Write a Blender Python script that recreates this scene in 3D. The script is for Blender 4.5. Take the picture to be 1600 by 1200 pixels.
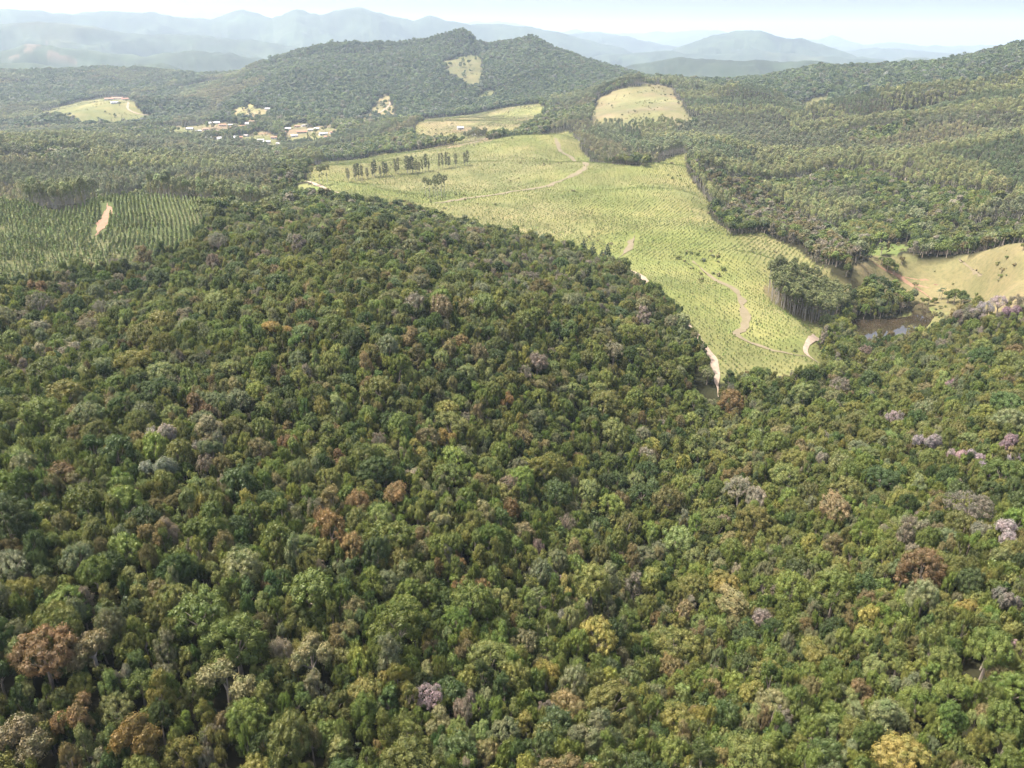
import bpy, math, random
import numpy as np
from mathutils import Vector, Matrix

for _o in list(bpy.data.objects): bpy.data.objects.remove(_o)
sc = bpy.context.scene
C = sc.collection

# ---------------------------------------------------------------- camera: a drone high over the forest, looking down at 23.5 degrees
PITCH = math.atan(530 / 1218.0)
cam_d = bpy.data.cameras.new('camera'); cam = bpy.data.objects.new('camera', cam_d); C.objects.link(cam)
cam.location = (0, 0, 0); cam.rotation_euler = (math.pi / 2 - PITCH, 0, 0)
cam_d.sensor_width = 36; cam_d.lens = 36 * 1218.0 / 1600.0
cam_d.clip_start = 1; cam_d.clip_end = 60000
sc.camera = cam
# ---------------------------------------------------------------- sky and sun (sun high on the left, a little beyond the hills)
SUN_ELEV, SUN_AZ = math.radians(61), math.radians(-84)      # azimuth from +y, negative = left
w = bpy.data.worlds.new('World'); sc.world = w; w.use_nodes = True
nt = w.node_tree; nt.nodes.clear()
sky = nt.nodes.new('ShaderNodeTexSky'); sky.sky_type = 'NISHITA'; sky.sun_disc = False
sky.sun_elevation = SUN_ELEV; sky.sun_rotation = SUN_AZ; sky.altitude = 300
sky.air_density = 0.8; sky.dust_density = 10.0; sky.ozone_density = 1.0
bg = nt.nodes.new('ShaderNodeBackground'); bg.inputs['Strength'].default_value = 0.15
wo = nt.nodes.new('ShaderNodeOutputWorld')
nt.links.new(sky.outputs[0], bg.inputs[0]); nt.links.new(bg.outputs[0], wo.inputs[0])
sl = bpy.data.lights.new('sun', 'SUN'); sun = bpy.data.objects.new('sun', sl); C.objects.link(sun)
sl.energy = 3.0; sl.angle = math.radians(0.6); sl.color = (1.0, 0.945, 0.85)
sdir = Vector((math.sin(SUN_AZ) * math.cos(SUN_ELEV), math.cos(SUN_AZ) * math.cos(SUN_ELEV), math.sin(SUN_ELEV)))
sun.rotation_euler = sdir.to_track_quat('Z', 'Y').to_euler(); sun.location = (0, 0, 300)
sc.view_settings.view_transform = 'Standard'; sc.view_settings.look = 'None'
sc.view_settings.exposure = 1.7; sc.view_settings.gamma = 1.0; sc.view_settings.use_curve_mapping = False
sc.cycles.max_bounces = 5; sc.cycles.diffuse_bounces = 2; sc.cycles.glossy_bounces = 2
sc.cycles.transmission_bounces = 2; sc.cycles.volume_bounces = 0; sc.cycles.transparent_max_bounces = 8
sc.cycles.use_denoising = True
rng = np.random.default_rng(7); random.seed(7)
# ---------------------------------------------------------------- surveyed points of the place, world metres (z 0 = camera height)
CTRL = [(-77.9, 71.5, -113.0), (-36.7, 75.7, -119.0), (0.0, 77.2, -121.0), (38.8, 80.0, -125.0), (87.2, 80.0, -125.0), (-86.0, 83.8, -112.0), (-77.2, 84.7, -113.0), (-40.5, 88.9, -118.0), (0.0, 91.5, -121.0), (43.2, 94.8, -125.0), (82.6, 90.6, -120.0), (96.3, 88.9, -118.0), (-93.9, 99.9, -102.0), (-85.4, 102.1, -104.0), (-47.4, 113.4, -114.0), (0.0, 126.8, -126.0), (30.5, 145.9, -143.0), (58.2, 139.2, -137.0), (93.8, 112.3, -113.0), (112.5, 113.4, -114.0), (-114.3, 131.7, -98.0), (-104.0, 134.8, -100.0), (-58.0, 150.3, -110.0), (0.0, 178.2, -128.0), (40.6, 210.7, -149.0), (77.7, 201.4, -143.0), (120.7, 156.5, -114.0), (144.8, 158.0, -115.0), (-142.2, 173.2, -97.0), (-129.4, 177.4, -99.0), (-71.5, 195.9, -108.0), (0.0, 235.1, -127.0), (74.5, 272.2, -145.0), (129.3, 257.8, -138.0), (162.5, 222.7, -121.0), (191.1, 220.7, -120.0), (-179.9, 227.3, -101.0), (-163.6, 232.5, -103.0), (-102.2, 232.5, -103.0), (-42.7, 242.8, -107.0), (25.4, 289.3, -125.0), (71.0, 322.9, -138.0), (241.7, 343.5, -146.0), (267.6, 320.3, -137.0), (-215.5, 278.8, -103.0), (-195.8, 285.0, -105.0), (-117.0, 272.6, -101.0), (-46.8, 272.6, -101.0), (27.7, 322.2, -117.0), (221.1, 315.2, -132.1), (245.9, 296.3, -122.2), (206.8, 336.5, -141.7), (189.8, 357.8, -155.6), (171.7, 322.1, -145.3), (172.9, 360.7, -160.2), (203.1, 350.4, -146.0), (151.5, 326.6, -150.9), (188.7, 397.5, -164.1), (202.9, 384.8, -158.9), (224.9, 389.7, -155.7), (283.9, 411.6, -137.3), (266.6, 417.1, -141.0), (304.0, 384.3, -125.8), (-162.8, 440.9, -104.2), (-114.3, 466.2, -104.9), (-68.5, 465.0, -106.6), (-18.6, 449.6, -118.3), (28.6, 424.0, -129.3), (75.6, 382.6, -136.5), (87.3, 357.5, -143.1), (88.3, 323.2, -153.6), (72.8, 280.7, -147.7), (-180.2, 357.1, -109.4), (-199.2, 317.7, -104.3), (-210.4, 792.6, -124.5), (-175.8, 739.4, -120.2), (-150.0, 699.1, -120.9), (-127.6, 667.9, -121.9), (-79.0, 645.2, -125.6), (-19.8, 599.7, -132.5), (22.3, 559.6, -134.9), (45.0, 538.1, -136.5), (77.8, 499.0, -136.4), (84.5, 470.5, -135.2), (91.8, 409.8, -136.0), (97.9, 372.3, -140.7), (99.4, 358.5, -142.9), (97.1, 338.3, -146.2), (94.3, 324.6, -147.6), (158.3, 386.9, -143.3), (150.7, 375.9, -144.8), (150.8, 367.3, -145.7), (153.3, 356.4, -145.5), (121.7, 339.9, -147.9), (142.1, 338.4, -145.6), (127.4, 421.1, -143.6), (134.0, 382.2, -144.4), (127.7, 504.1, -140.5), (148.1, 477.6, -141.4), (125.6, 607.1, -138.2), (116.1, 710.6, -138.3), (108.7, 843.0, -137.1), (89.5, 975.9, -134.2), (78.6, 1247.5, -130.6), (0.0, 1130.0, -135.4), (-83.3, 1046.7, -137.5), (-154.6, 967.7, -136.1), (-182.6, 911.9, -133.9), (-216.7, 935.2, -131.5), (-102.7, 793.4, -135.3), (-26.6, 649.5, -131.7), (-56.8, 697.7, -130.2), (0.0, 850.0, -138.2), (30.8, 759.4, -135.6), (52.4, 637.8, -134.6), (68.9, 550.7, -136.9), (25.2, 609.5, -136.2), (170.7, 781.6, -133.3), (175.5, 625.9, -137.2), (142.6, 888.6, -134.0), (188.0, 941.4, -132.4), (208.9, 551.8, -149.0), (216.7, 500.1, -148.1), (165.0, 424.0, -144.5), (164.1, 482.9, -143.0), (172.5, 543.3, -137.4), (219.5, 472.9, -165.5), (245.9, 481.7, -165.5), (270.7, 498.8, -165.5), (283.1, 515.6, -165.5), (211.9, 449.2, -165.5), (241.7, 463.1, -165.5), (299.4, 508.4, -137.3), (337.9, 507.9, -122.0), (363.8, 477.1, -110.6), (287.0, 572.0, -145.6), (285.2, 446.7, -134.2), (260.4, 447.8, -139.7), (305.7, 451.2, -129.6), (249.7, 529.0, -145.1), (325.8, 418.1, -120.1), (346.7, 596.6, -152.8), (380.4, 575.7, -140.6), (297.8, 655.5, -158.5), (352.5, 718.2, -154.7), (252.9, 684.8, -155.7), (418.0, 682.1, -135.9), (462.6, 772.0, -132.6), (399.9, 727.3, -144.0), (498.9, 784.8, -124.1), (425.9, 860.4, -135.7), (510.5, 1086.0, -123.4), (483.1, 1239.1, -123.9), (782.0, 1280.0, -64.1), (709.8, 1264.4, -84.4), (650.2, 1296.0, -97.2), (578.0, 1329.8, -116.6), (575.6, 1052.9, -112.5), (634.4, 1018.6, -102.0), (830.6, 1188.5, -46.8), (669.7, 934.9, -95.4), (477.5, 641.8, -131.5), (465.3, 1687.0, -88.7), (418.2, 1699.3, -103.9), (527.7, 1668.5, -114.4), (325.4, 1258.6, -137.5), (304.2, 952.6, -152.5), (226.0, 798.6, -152.2), (400.2, 1184.2, -139.5), (431.1, 1384.4, -128.7), (330.6, 837.1, -154.1), (407.0, 967.9, -139.7), (239.5, 970.9, -143.5), (256.7, 1121.0, -141.8), (288.2, 1878.0, -83.2), (344.3, 1868.5, -85.5), (223.8, 1816.3, -96.2), (224.5, 1432.5, -133.8), (159.1, 1572.0, -123.4), (316.4, 1445.8, -126.4), (252.7, 1630.5, -110.1), (160.3, 1269.9, -159.6), (223.4, 1229.9, -156.0), (144.7, 1070.3, -158.9), (205.7, 1080.6, -151.6), (324.9, 2125.3, -89.5), (153.8, 1994.1, -126.8), (95.1, 1747.4, -146.8), (92.4, 1477.1, -150.4), (-66.3, 1698.7, -146.0), (-136.6, 1443.6, -156.5), (31.0, 1999.8, -136.5), (-195.8, 1668.6, -149.6), (-11.9, 1520.0, -147.6), (-207.9, 1313.6, -169.4), (-271.1, 1220.3, -165.9), (-305.8, 1621.4, -178.6), (-595.0, 1804.4, -178.0), (-711.8, 1815.4, -173.6), (-451.5, 1742.5, -171.9), (-488.6, 1628.3, -186.7), (-584.9, 1649.3, -177.6), (-1044.9, 2216.0, -136.7), (-1076.2, 2032.7, -159.6), (-914.6, 2055.7, -173.6), (-997.6, 1960.8, -178.7), (-1174.5, 2035.4, -172.4), (-682.3, 2144.1, -152.6), (-611.3, 1956.7, -168.2), (-850.2, 2190.8, -170.9), (-1021.7, 2499.2, -156.4), (-537.1, 843.5, -130.8), (-590.8, 806.8, -126.0), (-604.7, 1094.0, -142.8), (-598.9, 1265.4, -159.1), (-797.5, 1270.4, -143.4), (-878.0, 1216.2, -138.1), (-334.6, 835.5, -144.7), (-460.3, 1162.2, -159.3), (-412.3, 731.9, -138.1), (-389.8, 811.2, -141.2), (-384.2, 632.4, -130.4), (-441.7, 593.7, -121.3), (-353.6, 672.7, -134.7), (-308.0, 694.8, -133.0), (-227.1, 704.3, -132.5), (-230.1, 818.3, -144.6), (-308.1, 1108.0, -159.3), (-334.2, 1048.0, -159.7), (-284.5, 584.4, -104.3), (-306.2, 527.6, -104.0), (-343.9, 527.8, -99.3), (-377.5, 504.4, -93.3), (-229.0, 586.9, -107.6), (-260.7, 495.6, -104.6), (-202.0, 490.0, -107.4), (-264.3, 424.5, -100.2), (-303.5, 397.4, -93.8), (-245.2, 365.3, -96.1), (-262.9, 340.3, -90.4), (-224.0, 413.2, -102.7), (-203.7, 445.7, -106.3), (-173.3, 532.5, -111.5), (-170.2, 617.0, -118.2), (-183.1, 3044.5, 0.4), (-247.7, 2989.8, -12.1), (-397.8, 2923.1, -38.4), (-526.7, 2902.6, -38.2), (-642.2, 2828.0, -45.3), (-759.4, 2695.1, -81.5), (-826.4, 2570.4, -109.2), (-884.2, 2445.0, -134.2), (-124.5, 2997.4, -30.8), (0.0, 2920.0, -30.2), (65.6, 2899.3, -22.0), (129.1, 2847.1, -37.6), (212.0, 2792.0, -64.4), (291.7, 2734.5, -86.4), (377.8, 2673.4, -99.9), (-392.9, 2570.1, -100.1), (-187.9, 2442.8, -130.6), (-122.9, 2697.2, -61.4), (95.6, 2498.2, -106.4), (-529.8, 2289.5, -139.6), (-542.5, 2542.8, -81.1), (-641.2, 2312.7, -132.5), (247.6, 2487.7, -106.0), (-337.5, 2174.0, -162.7), (-199.7, 2140.7, -170.2), (-69.6, 2248.9, -151.6), (53.2, 2299.4, -140.1), (-368.5, 1965.8, -178.9), (-280.1, 2262.7, -154.5), (-1358.6, 3974.2, -224.6), (-1164.9, 4035.2, -223.3), (-962.8, 4088.2, -215.9), (-753.3, 4131.9, -207.9), (-537.9, 4165.4, -205.1), (-318.1, 4187.9, -209.6), (-95.7, 4198.9, -218.0), (127.6, 4198.1, -224.3), (349.8, 4185.4, -223.7), (569.0, 4161.3, -216.8), (-1180.7, 3453.8, -139.2), (-937.9, 3527.4, -133.7), (-681.0, 3585.9, -124.4), (-413.2, 3626.5, -113.9), (-138.5, 3647.4, -105.1), (138.5, 3647.4, -100.4), (413.2, 3626.5, -101.1), (-1393.3, 3210.7, -90.9), (-1454.6, 3183.4, -92.5), (-1451.8, 2963.5, -124.4), (-1514.2, 2819.1, -135.0), (-1675.7, 2842.9, -119.8), (-1898.2, 2699.4, -104.6), (-1356.8, 2334.4, -167.6), (-1567.4, 2198.5, -158.4), (-1183.4, 2973.1, -124.8), (-2025.5, 3332.8, -79.6), (-1815.3, 3676.2, -86.8), (-2234.2, 3196.6, -76.8), (1289.0, 2142.1, -4.6), (1265.6, 2156.0, -7.5), (1209.7, 2164.9, -24.0), (1148.4, 2164.2, -43.6), (1063.4, 2151.6, -58.5), (996.9, 2183.2, -63.8), (888.7, 2336.7, -64.4), (795.1, 2370.2, -78.6), (716.7, 2342.8, -94.4), (787.4, 2054.2, -95.6), (898.5, 1953.3, -91.4), (1035.4, 1884.3, -68.3), (1091.8, 1793.8, -52.8), (1420.6, 2057.2, 5.2), (1203.0, 1721.3, -45.0), (689.1, 2036.6, -109.5), (610.3, 1746.4, -165), (702.1, 1711.6, -165), (788.3, 1673.6, -165), (868.6, 1633.4, -165), (943.1, 1591.6, -165), (1011.8, 1548.8, -165), (1075.1, 1505.5, -165), (707.4, 3325.6, -205), (920.0, 3273.2, -205), (1121.6, 3209.7, -205), (1310.8, 3137.2, -205), (1486.7, 3057.8, -205), (1648.9, 2973.4, -205), (1797.7, 2885.9, -205), (1933.4, 2796.8, -205), (894.6, 4205.9, -215), (1163.6, 4139.6, -215), (1418.5, 4059.3, -215), (1657.8, 3967.6, -215), (1880.2, 3867.2, -215), (2085.4, 3760.5, -215), (2273.6, 3649.8, -215), (2445.2, 3537.1, -215)]
RIDGES = [(1720, 150, [(0.214, -119.6), (0.2243, -104.6), (0.2346, -92.2), (0.2557, -80.9), (0.277, -78.1), (0.2987, -84.7), (0.3175, -102.0), (0.3327, -118.1)]), (1500, 170, [(0.3632, -97.7), (0.3954, -85.4), (0.4314, -76.1), (0.4641, -71.0), (0.4935, -67.1), (0.5164, -57.8), (0.5307, -52.7), (0.5496, -50.3), (0.6126, -41.3)]), (3050, 430, [(-0.3395, -131.6), (-0.3026, -77.3), (-0.2736, -51.1), (-0.2444, -24.6), (-0.2224, -8.2), (-0.2005, 0.0), (-0.1788, -2.1), (-0.1495, -2.1), (-0.1198, 2.1), (-0.1011, 12.5), (-0.0824, 23.0), (-0.0711, 33.4), (-0.0598, 41.8), (-0.0509, 35.6), (-0.0414, 4.2), (-0.0316, 0.0), (-0.0226, 2.1), (0.0, 8.4), (0.0113, 12.6), (0.0225, 21.0), (0.0338, 8.4), (0.0452, -8.4), (0.0756, -40.1), (0.1061, -71.9), (0.1403, -97.2)]), (2540, 330, [(0.297, -92.0), (0.3238, -72.4), (0.3637, -61.3), (0.3969, -65.5), (0.4287, -62.9), (0.4593, -55.6), (0.4768, -47.2), (0.4882, -40.6), (0.5102, -23.1), (0.5314, -4.5), (0.5422, -1.5), (0.6046, 11.5)]), (7600, 1000, [(-0.6653, 102.4), (-0.5916, 120.9), (-0.5377, 147.2), (-0.504, 154.6), (-0.4637, 134.9), (-0.4341, 108.7), (-0.3974, 72.2), (-0.3588, 58.7), (-0.3056, 39.9), (-0.2576, 0.0), (-0.2081, -30.9)]), (5700, 600, [(-0.6704, -30.9), (-0.5434, -33.8), (-0.52, -6.8), (-0.4967, 0.0), (-0.4563, -35.4), (-0.4071, -58.1), (-0.361, -36.9), (-0.308, -75.4), (-0.2596, -103.5)]), (4700, 380, [(-0.6739, -87.1), (-0.5176, -79.6), (-0.4838, -110.4), (-0.4469, -100.5), (-0.4211, -83.6), (-0.3922, -81.6), (-0.3642, -129.0)]), (8600, 700, [(0.0606, -143.3), (0.1055, -94.9), (0.1352, -70.8), (0.1866, -58.5), (0.2232, -93.1), (0.2794, -51.5), (0.328, -84.7), (0.3821, -133.2)]), (5200, 700, [(0.1063, -144.5), (0.1506, -96.6), (0.1944, -70.9), (0.238, -80.8), (0.2802, -69.4), (0.3155, -92.9), (0.363, -101.6)]), (9800, 1500, [(-0.6611, 283.7), (-0.5985, 286.2), (-0.5345, 331.9), (-0.5069, 325.7), (-0.4905, 294.0), (-0.4612, 298.4), (-0.4308, 314.7), (-0.3999, 313.0), (-0.3749, 285.6), (-0.3361, 271.1), (-0.3016, 349.5), (-0.2718, 276.6), (-0.2467, 348.6), (-0.2191, 312.5), (-0.2047, 332.7), (-0.1722, 373.5), (-0.1474, 316.6), (-0.1148, 265.6), (-0.0948, 305.6), (-0.0743, 253.5), (-0.0484, 220.8), (-0.0224, 227.6), (0.0224, 201.1), (0.0523, 134.3), (0.0749, 80.7), (0.105, 0.0)]), (9600, 1300, [(0.1793, -65.4), (0.2075, 25.9), (0.2283, 96.4), (0.2559, 152.8), (0.2838, 139.0), (0.3053, 69.3), (0.3292, 56.3), (0.3536, -12.4), (0.3882, -123.4)]), (12500, 1500, [(0.0599, 128.6), (0.0896, 170.9), (0.1192, 153.4), (0.1491, 68.1), (0.1789, -17.0)]), (13000, 1500, [(0.3807, -83.6), (0.4122, -41.2), (0.4438, -65.0), (0.4807, -103.8), (0.5106, -141.7), (0.5976, -111.8)]), (8000, 700, [(0.415, -153.0), (0.4377, -95.6), (0.4579, -119.7), (0.4768, -148.5)]), (17500, 2200, [(-0.6608, 525.3), (-0.535, 552.2), (-0.3549, 580.0), (-0.335, 617.3), (-0.2892, 457.6), (-0.1772, 353.6), (-0.0149, 442.0), (0.0112, 382.9), (0.0449, 216.1), (0.0746, 298.9), (0.1044, 215.1), (0.1487, 213.9), (0.1704, 236.7), (0.1994, 235.4), (0.2348, 280.0), (0.2639, 116.3), (0.3192, 91.5), (0.346, 90.7), (0.3586, 157.7), (0.3723, 89.8), (0.3926, 0.0), (0.4238, 44.0), (0.4553, -21.7), (0.5028, -21.2), (0.5423, -20.7), (0.645, 19.3)])]
POLY = {'field': [(-217.9, 821.6), (-285.3, 1192.9), (-299.2, 1342.0), (-216.9, 1367.0), (-102.2, 1293.5), (-29.5, 1246.6), (70.2, 1489.6), (112.5, 1477.1), (99.6, 1200.2), (105.4, 1154.5), (122.7, 961.7), (147.7, 924.6), (202.5, 1105.0), (244.1, 1131.4), (200.0, 917.9), (200.3, 809.4), (178.8, 699.5), (173.1, 615.9), (210.3, 644.5), (221.0, 589.1), (220.2, 522.4), (231.0, 511.5), (226.3, 506.6), (205.0, 474.3), (195.0, 458.4), (163.1, 399.3), (162.4, 374.7), (147.6, 340.4), (120.8, 336.7), (100.7, 335.2), (100.6, 358.1), (99.1, 372.0), (93.1, 409.5), (86.0, 470.2), (79.4, 498.7), (46.8, 538.0), (24.2, 559.5), (-17.8, 599.7), (-77.0, 645.4), (-125.5, 668.3), (-147.8, 699.6), (-173.6, 739.9), (-208.0, 793.2)], 'plantation': [(-369.7, 493.8), (-471.9, 724.7), (-324.1, 536.9), (-306.6, 528.2), (-302.4, 554.2), (-375.3, 771.2), (-263.7, 591.0), (-230.2, 590.1), (-179.6, 461.2), (-172.0, 411.3), (-182.0, 393.4), (-202.5, 368.0), (-213.8, 339.3), (-221.1, 323.5), (-242.5, 308.6)], 'pasture': [(239.8, 531.5), (265.0, 560.4), (292.8, 565.2), (313.4, 550.4), (326.7, 536.6), (331.8, 499.6), (362.8, 476.3), (305.4, 386.3), (282.9, 410.1), (271.9, 414.5), (266.5, 417.0), (285.8, 472.3), (277.6, 479.3), (281.8, 508.2), (280.0, 514.8), (274.1, 521.2), (263.5, 528.9), (241.2, 519.3), (234.8, 523.2)], 'bare_hill': [(144.0, 1469.4), (148.0, 1583.8), (179.1, 1780.2), (224.5, 1823.5), (281.0, 1831.1), (355.3, 1970.7), (351.8, 1754.3), (321.6, 1502.3), (342.6, 1461.5), (290.3, 1425.4), (222.8, 1420.5)], 'far_field': [(-193.8, 1627.3), (-228.4, 2092.0), (-81.1, 2085.5), (81.1, 2095.9), (80.3, 1775.6), (0.0, 1457.0), (-81.7, 1292.8), (-131.0, 1382.5), (-179.0, 1515.7)], 'hill_pasture': [(-1226.1, 2126.8), (-1352.0, 2492.3), (-1341.6, 2671.7), (-1258.4, 2717.4), (-980.6, 2132.9), (-911.0, 2105.1), (-932.1, 1985.5), (-1023.7, 1952.2)], 'clearing_a': [(-221.9, 2784.6), (-175.1, 2891.7), (-120.7, 3012.1), (-95.0, 2651.9), (-100.5, 2465.1), (-134.2, 2496.4), (-174.3, 2591.2), (-221.5, 2639.9)], 'clearing_b': [(-94.1, 2445.0), (-46.6, 2418.1), (-34.1, 2320.2), (-87.0, 2345.9)], 'clearing_c': [(-372.5, 2057.1), (-367.2, 2256.5), (-376.9, 2421.7), (-335.1, 2303.9), (-293.9, 2119.3), (-324.4, 2079.3)], 'clearing_d': [(-708.1, 2007.8), (-727.3, 2179.4), (-712.6, 2257.2), (-649.7, 2117.9), (-625.7, 2132.8), (-612.3, 2042.7), (-626.3, 1930.1)], 'village_a': [(-813.9, 1895.7), (-745.6, 1905.3), (-692.3, 1947.1), (-628.3, 1911.8), (-609.6, 1729.9), (-643.9, 1634.6), (-714.4, 1672.9)], 'village_b': [(-580.4, 1736.7), (-576.3, 1836.1), (-500.2, 1758.4), (-467.7, 1642.8), (-500.7, 1600.8), (-543.5, 1583.9)], 'village_c': [(-520.0, 1926.9), (-497.3, 1977.7), (-458.3, 1839.7), (-435.9, 1992.1), (-366.3, 1742.2), (-375.2, 1609.3), (-457.0, 1663.6)], 'scar_a': [(-2843.0, 4760.7), (-2795.5, 4874.2), (-3516.0, 6438.4), (-2776.9, 4981.6), (-2757.9, 4831.7), (-2815.7, 4766.2)], 'scar_b': [(-2702.2, 4863.0), (-2701.7, 4958.6), (-2610.5, 4912.9), (-2540.3, 4959.9), (-2541.3, 4918.0), (-2612.5, 4849.4)], 'clearing_e': [(-1197.8, 2915.9), (-1114.1, 2904.5), (-1017.9, 2923.3), (-910.5, 2801.2), (-965.6, 2736.5), (-1068.8, 2781.5), (-1132.7, 2777.5)], 'gap_hill': [(673.7, 1931.9), (718.3, 1978.1), (766.1, 1986.4), (731.2, 1925.5), (687.0, 1902.2)], 'pond_bank': [(271.3, 499.9), (281.3, 517.4), (285.4, 511.8), (288.9, 497.6), (291.5, 483.0), (271.5, 452.8), (247.6, 436.1), (224.1, 425.8), (199.4, 419.8), (200.7, 435.6), (215.3, 462.2)], 'marsh': [(259.8, 565.1), (309.3, 655.0), (331.4, 665.9), (333.0, 646.0), (289.0, 567.2), (268.5, 563.3)], 'bank_green': [(-206.3, 739.3), (-203.2, 764.3), (-176.6, 741.8), (-132.2, 677.6), (-139.3, 657.7), (-175.6, 697.8)], 'grove': [(162.0, 482.6), (174.4, 496.4), (191.3, 501.5), (211.2, 504.1), (220.4, 492.3), (212.5, 473.8), (196.0, 458.9), (185.2, 459.8), (160.7, 451.0), (159.2, 468.6)], 'stand_dark': [(401.0, 782.5), (401.8, 711.9), (437.0, 705.3), (496.2, 729.3), (517.5, 765.5), (472.5, 769.3), (421.5, 774.9)], 'pink_forest': [(207.7, 932.3), (272.5, 892.6), (287.9, 700.6), (238.9, 524.5), (216.2, 514.0), (204.5, 622.0), (204.1, 788.8)], 'field_soil': [(-93.1, 1177.0), (-29.0, 1226.2), (-38.9, 1413.7), (-104.0, 1317.3), (-167.4, 1319.6)]}
PATH = {'main_road': {'w': 4.5, 'pts': [(-210.4, 792.6), (-175.8, 739.4), (-150.0, 699.1), (-127.6, 667.9), (-79.0, 645.2), (-19.8, 599.7), (22.3, 559.6), (45.0, 538.1), (77.8, 499.0), (84.5, 470.5), (91.8, 409.8), (97.9, 372.3), (99.4, 358.5), (97.1, 338.3), (94.3, 324.6)]}, 'bend_road': {'w': 4.2, 'pts': [(185.0, 439.9), (162.7, 396.4), (154.5, 382.5), (151.6, 376.3), (151.9, 371.1), (154.6, 367.2), (159.4, 366.5)]}, 'ridge_track': {'w': 6.5, 'pts': [(65.2, 1218.7), (69.6, 1155.3), (84.1, 1112.8), (88.6, 965.4), (72.6, 905.9), (47.7, 872.1), (13.3, 821.4), (-18.9, 776.3), (-48.6, 748.4), (-70.0, 717.4)]}, 'spur_track': {'w': 4.2, 'pts': [(125.5, 531.1), (129.0, 510.1), (132.7, 493.2), (138.7, 480.2), (140.2, 462.8), (136.3, 441.1), (134.0, 423.7), (128.5, 408.8), (122.2, 397.5), (124.0, 388.4), (132.9, 378.4), (143.3, 369.6), (151.3, 371.4)]}, 'cut_track': {'w': 6, 'pts': [(74.6, 536.9), (84.2, 561.5), (92.9, 595.5), (97.8, 616.3)]}, 'plantation_track': {'w': 6, 'pts': [(-288.2, 560.5), (-276.4, 535.6), (-264.8, 506.6), (-251.8, 474.0), (-245.3, 454.7)]}, 'pasture_track': {'w': 4, 'pts': [(254.2, 557.6), (261.5, 555.3), (266.8, 552.8), (275.6, 551.9), (282.6, 549.5), (289.0, 541.5), (292.6, 529.2), (291.7, 516.1)]}, 'far_road': {'w': 5, 'pts': [(-346.3, 2333.7), (-337.3, 2280.3), (-340.4, 2226.4), (-352.0, 2154.0), (-366.0, 2086.6), (-365.6, 2016.6)]}, 'field_road': {'w': 7, 'pts': [(-129.8, 1169.6), (-95.7, 1210.6), (-57.6, 1217.0), (-11.1, 1411.9), (35.2, 1493.3)]}, 'hill_track': {'w': 5, 'pts': [(-1043.2, 2204.3), (-1020.1, 2197.3), (-992.7, 2131.6), (-961.3, 2112.0), (-919.4, 2126.4)]}, 'erosion': {'w': 2.5, 'pts': [(281.6, 551.1), (290.3, 548.9), (297.7, 544.9), (303.8, 538.1)]}, 'erosion2': {'w': 2.5, 'pts': [(285.9, 545.5), (294.5, 542.0), (301.3, 534.8)]}, 'erosion3': {'w': 2.0, 'pts': [(318.0, 544.2), (318.3, 529.6), (316.2, 509.6)]}, 'stand_track': {'w': 5, 'pts': [(447.9, 905.3), (437.0, 882.8), (423.9, 861.3)]}}
POND = [(217.7, 473.9), (224.3, 484.1), (231.0, 484.1), (245.4, 485.4), (264.0, 491.9), (272.7, 507.0), (285.6, 522.8), (285.3, 511.2), (278.1, 488.0), (263.8, 469.0), (248.8, 457.0), (231.7, 445.6), (215.4, 434.6), (204.6, 431.4), (202.0, 442.2)]
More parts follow.
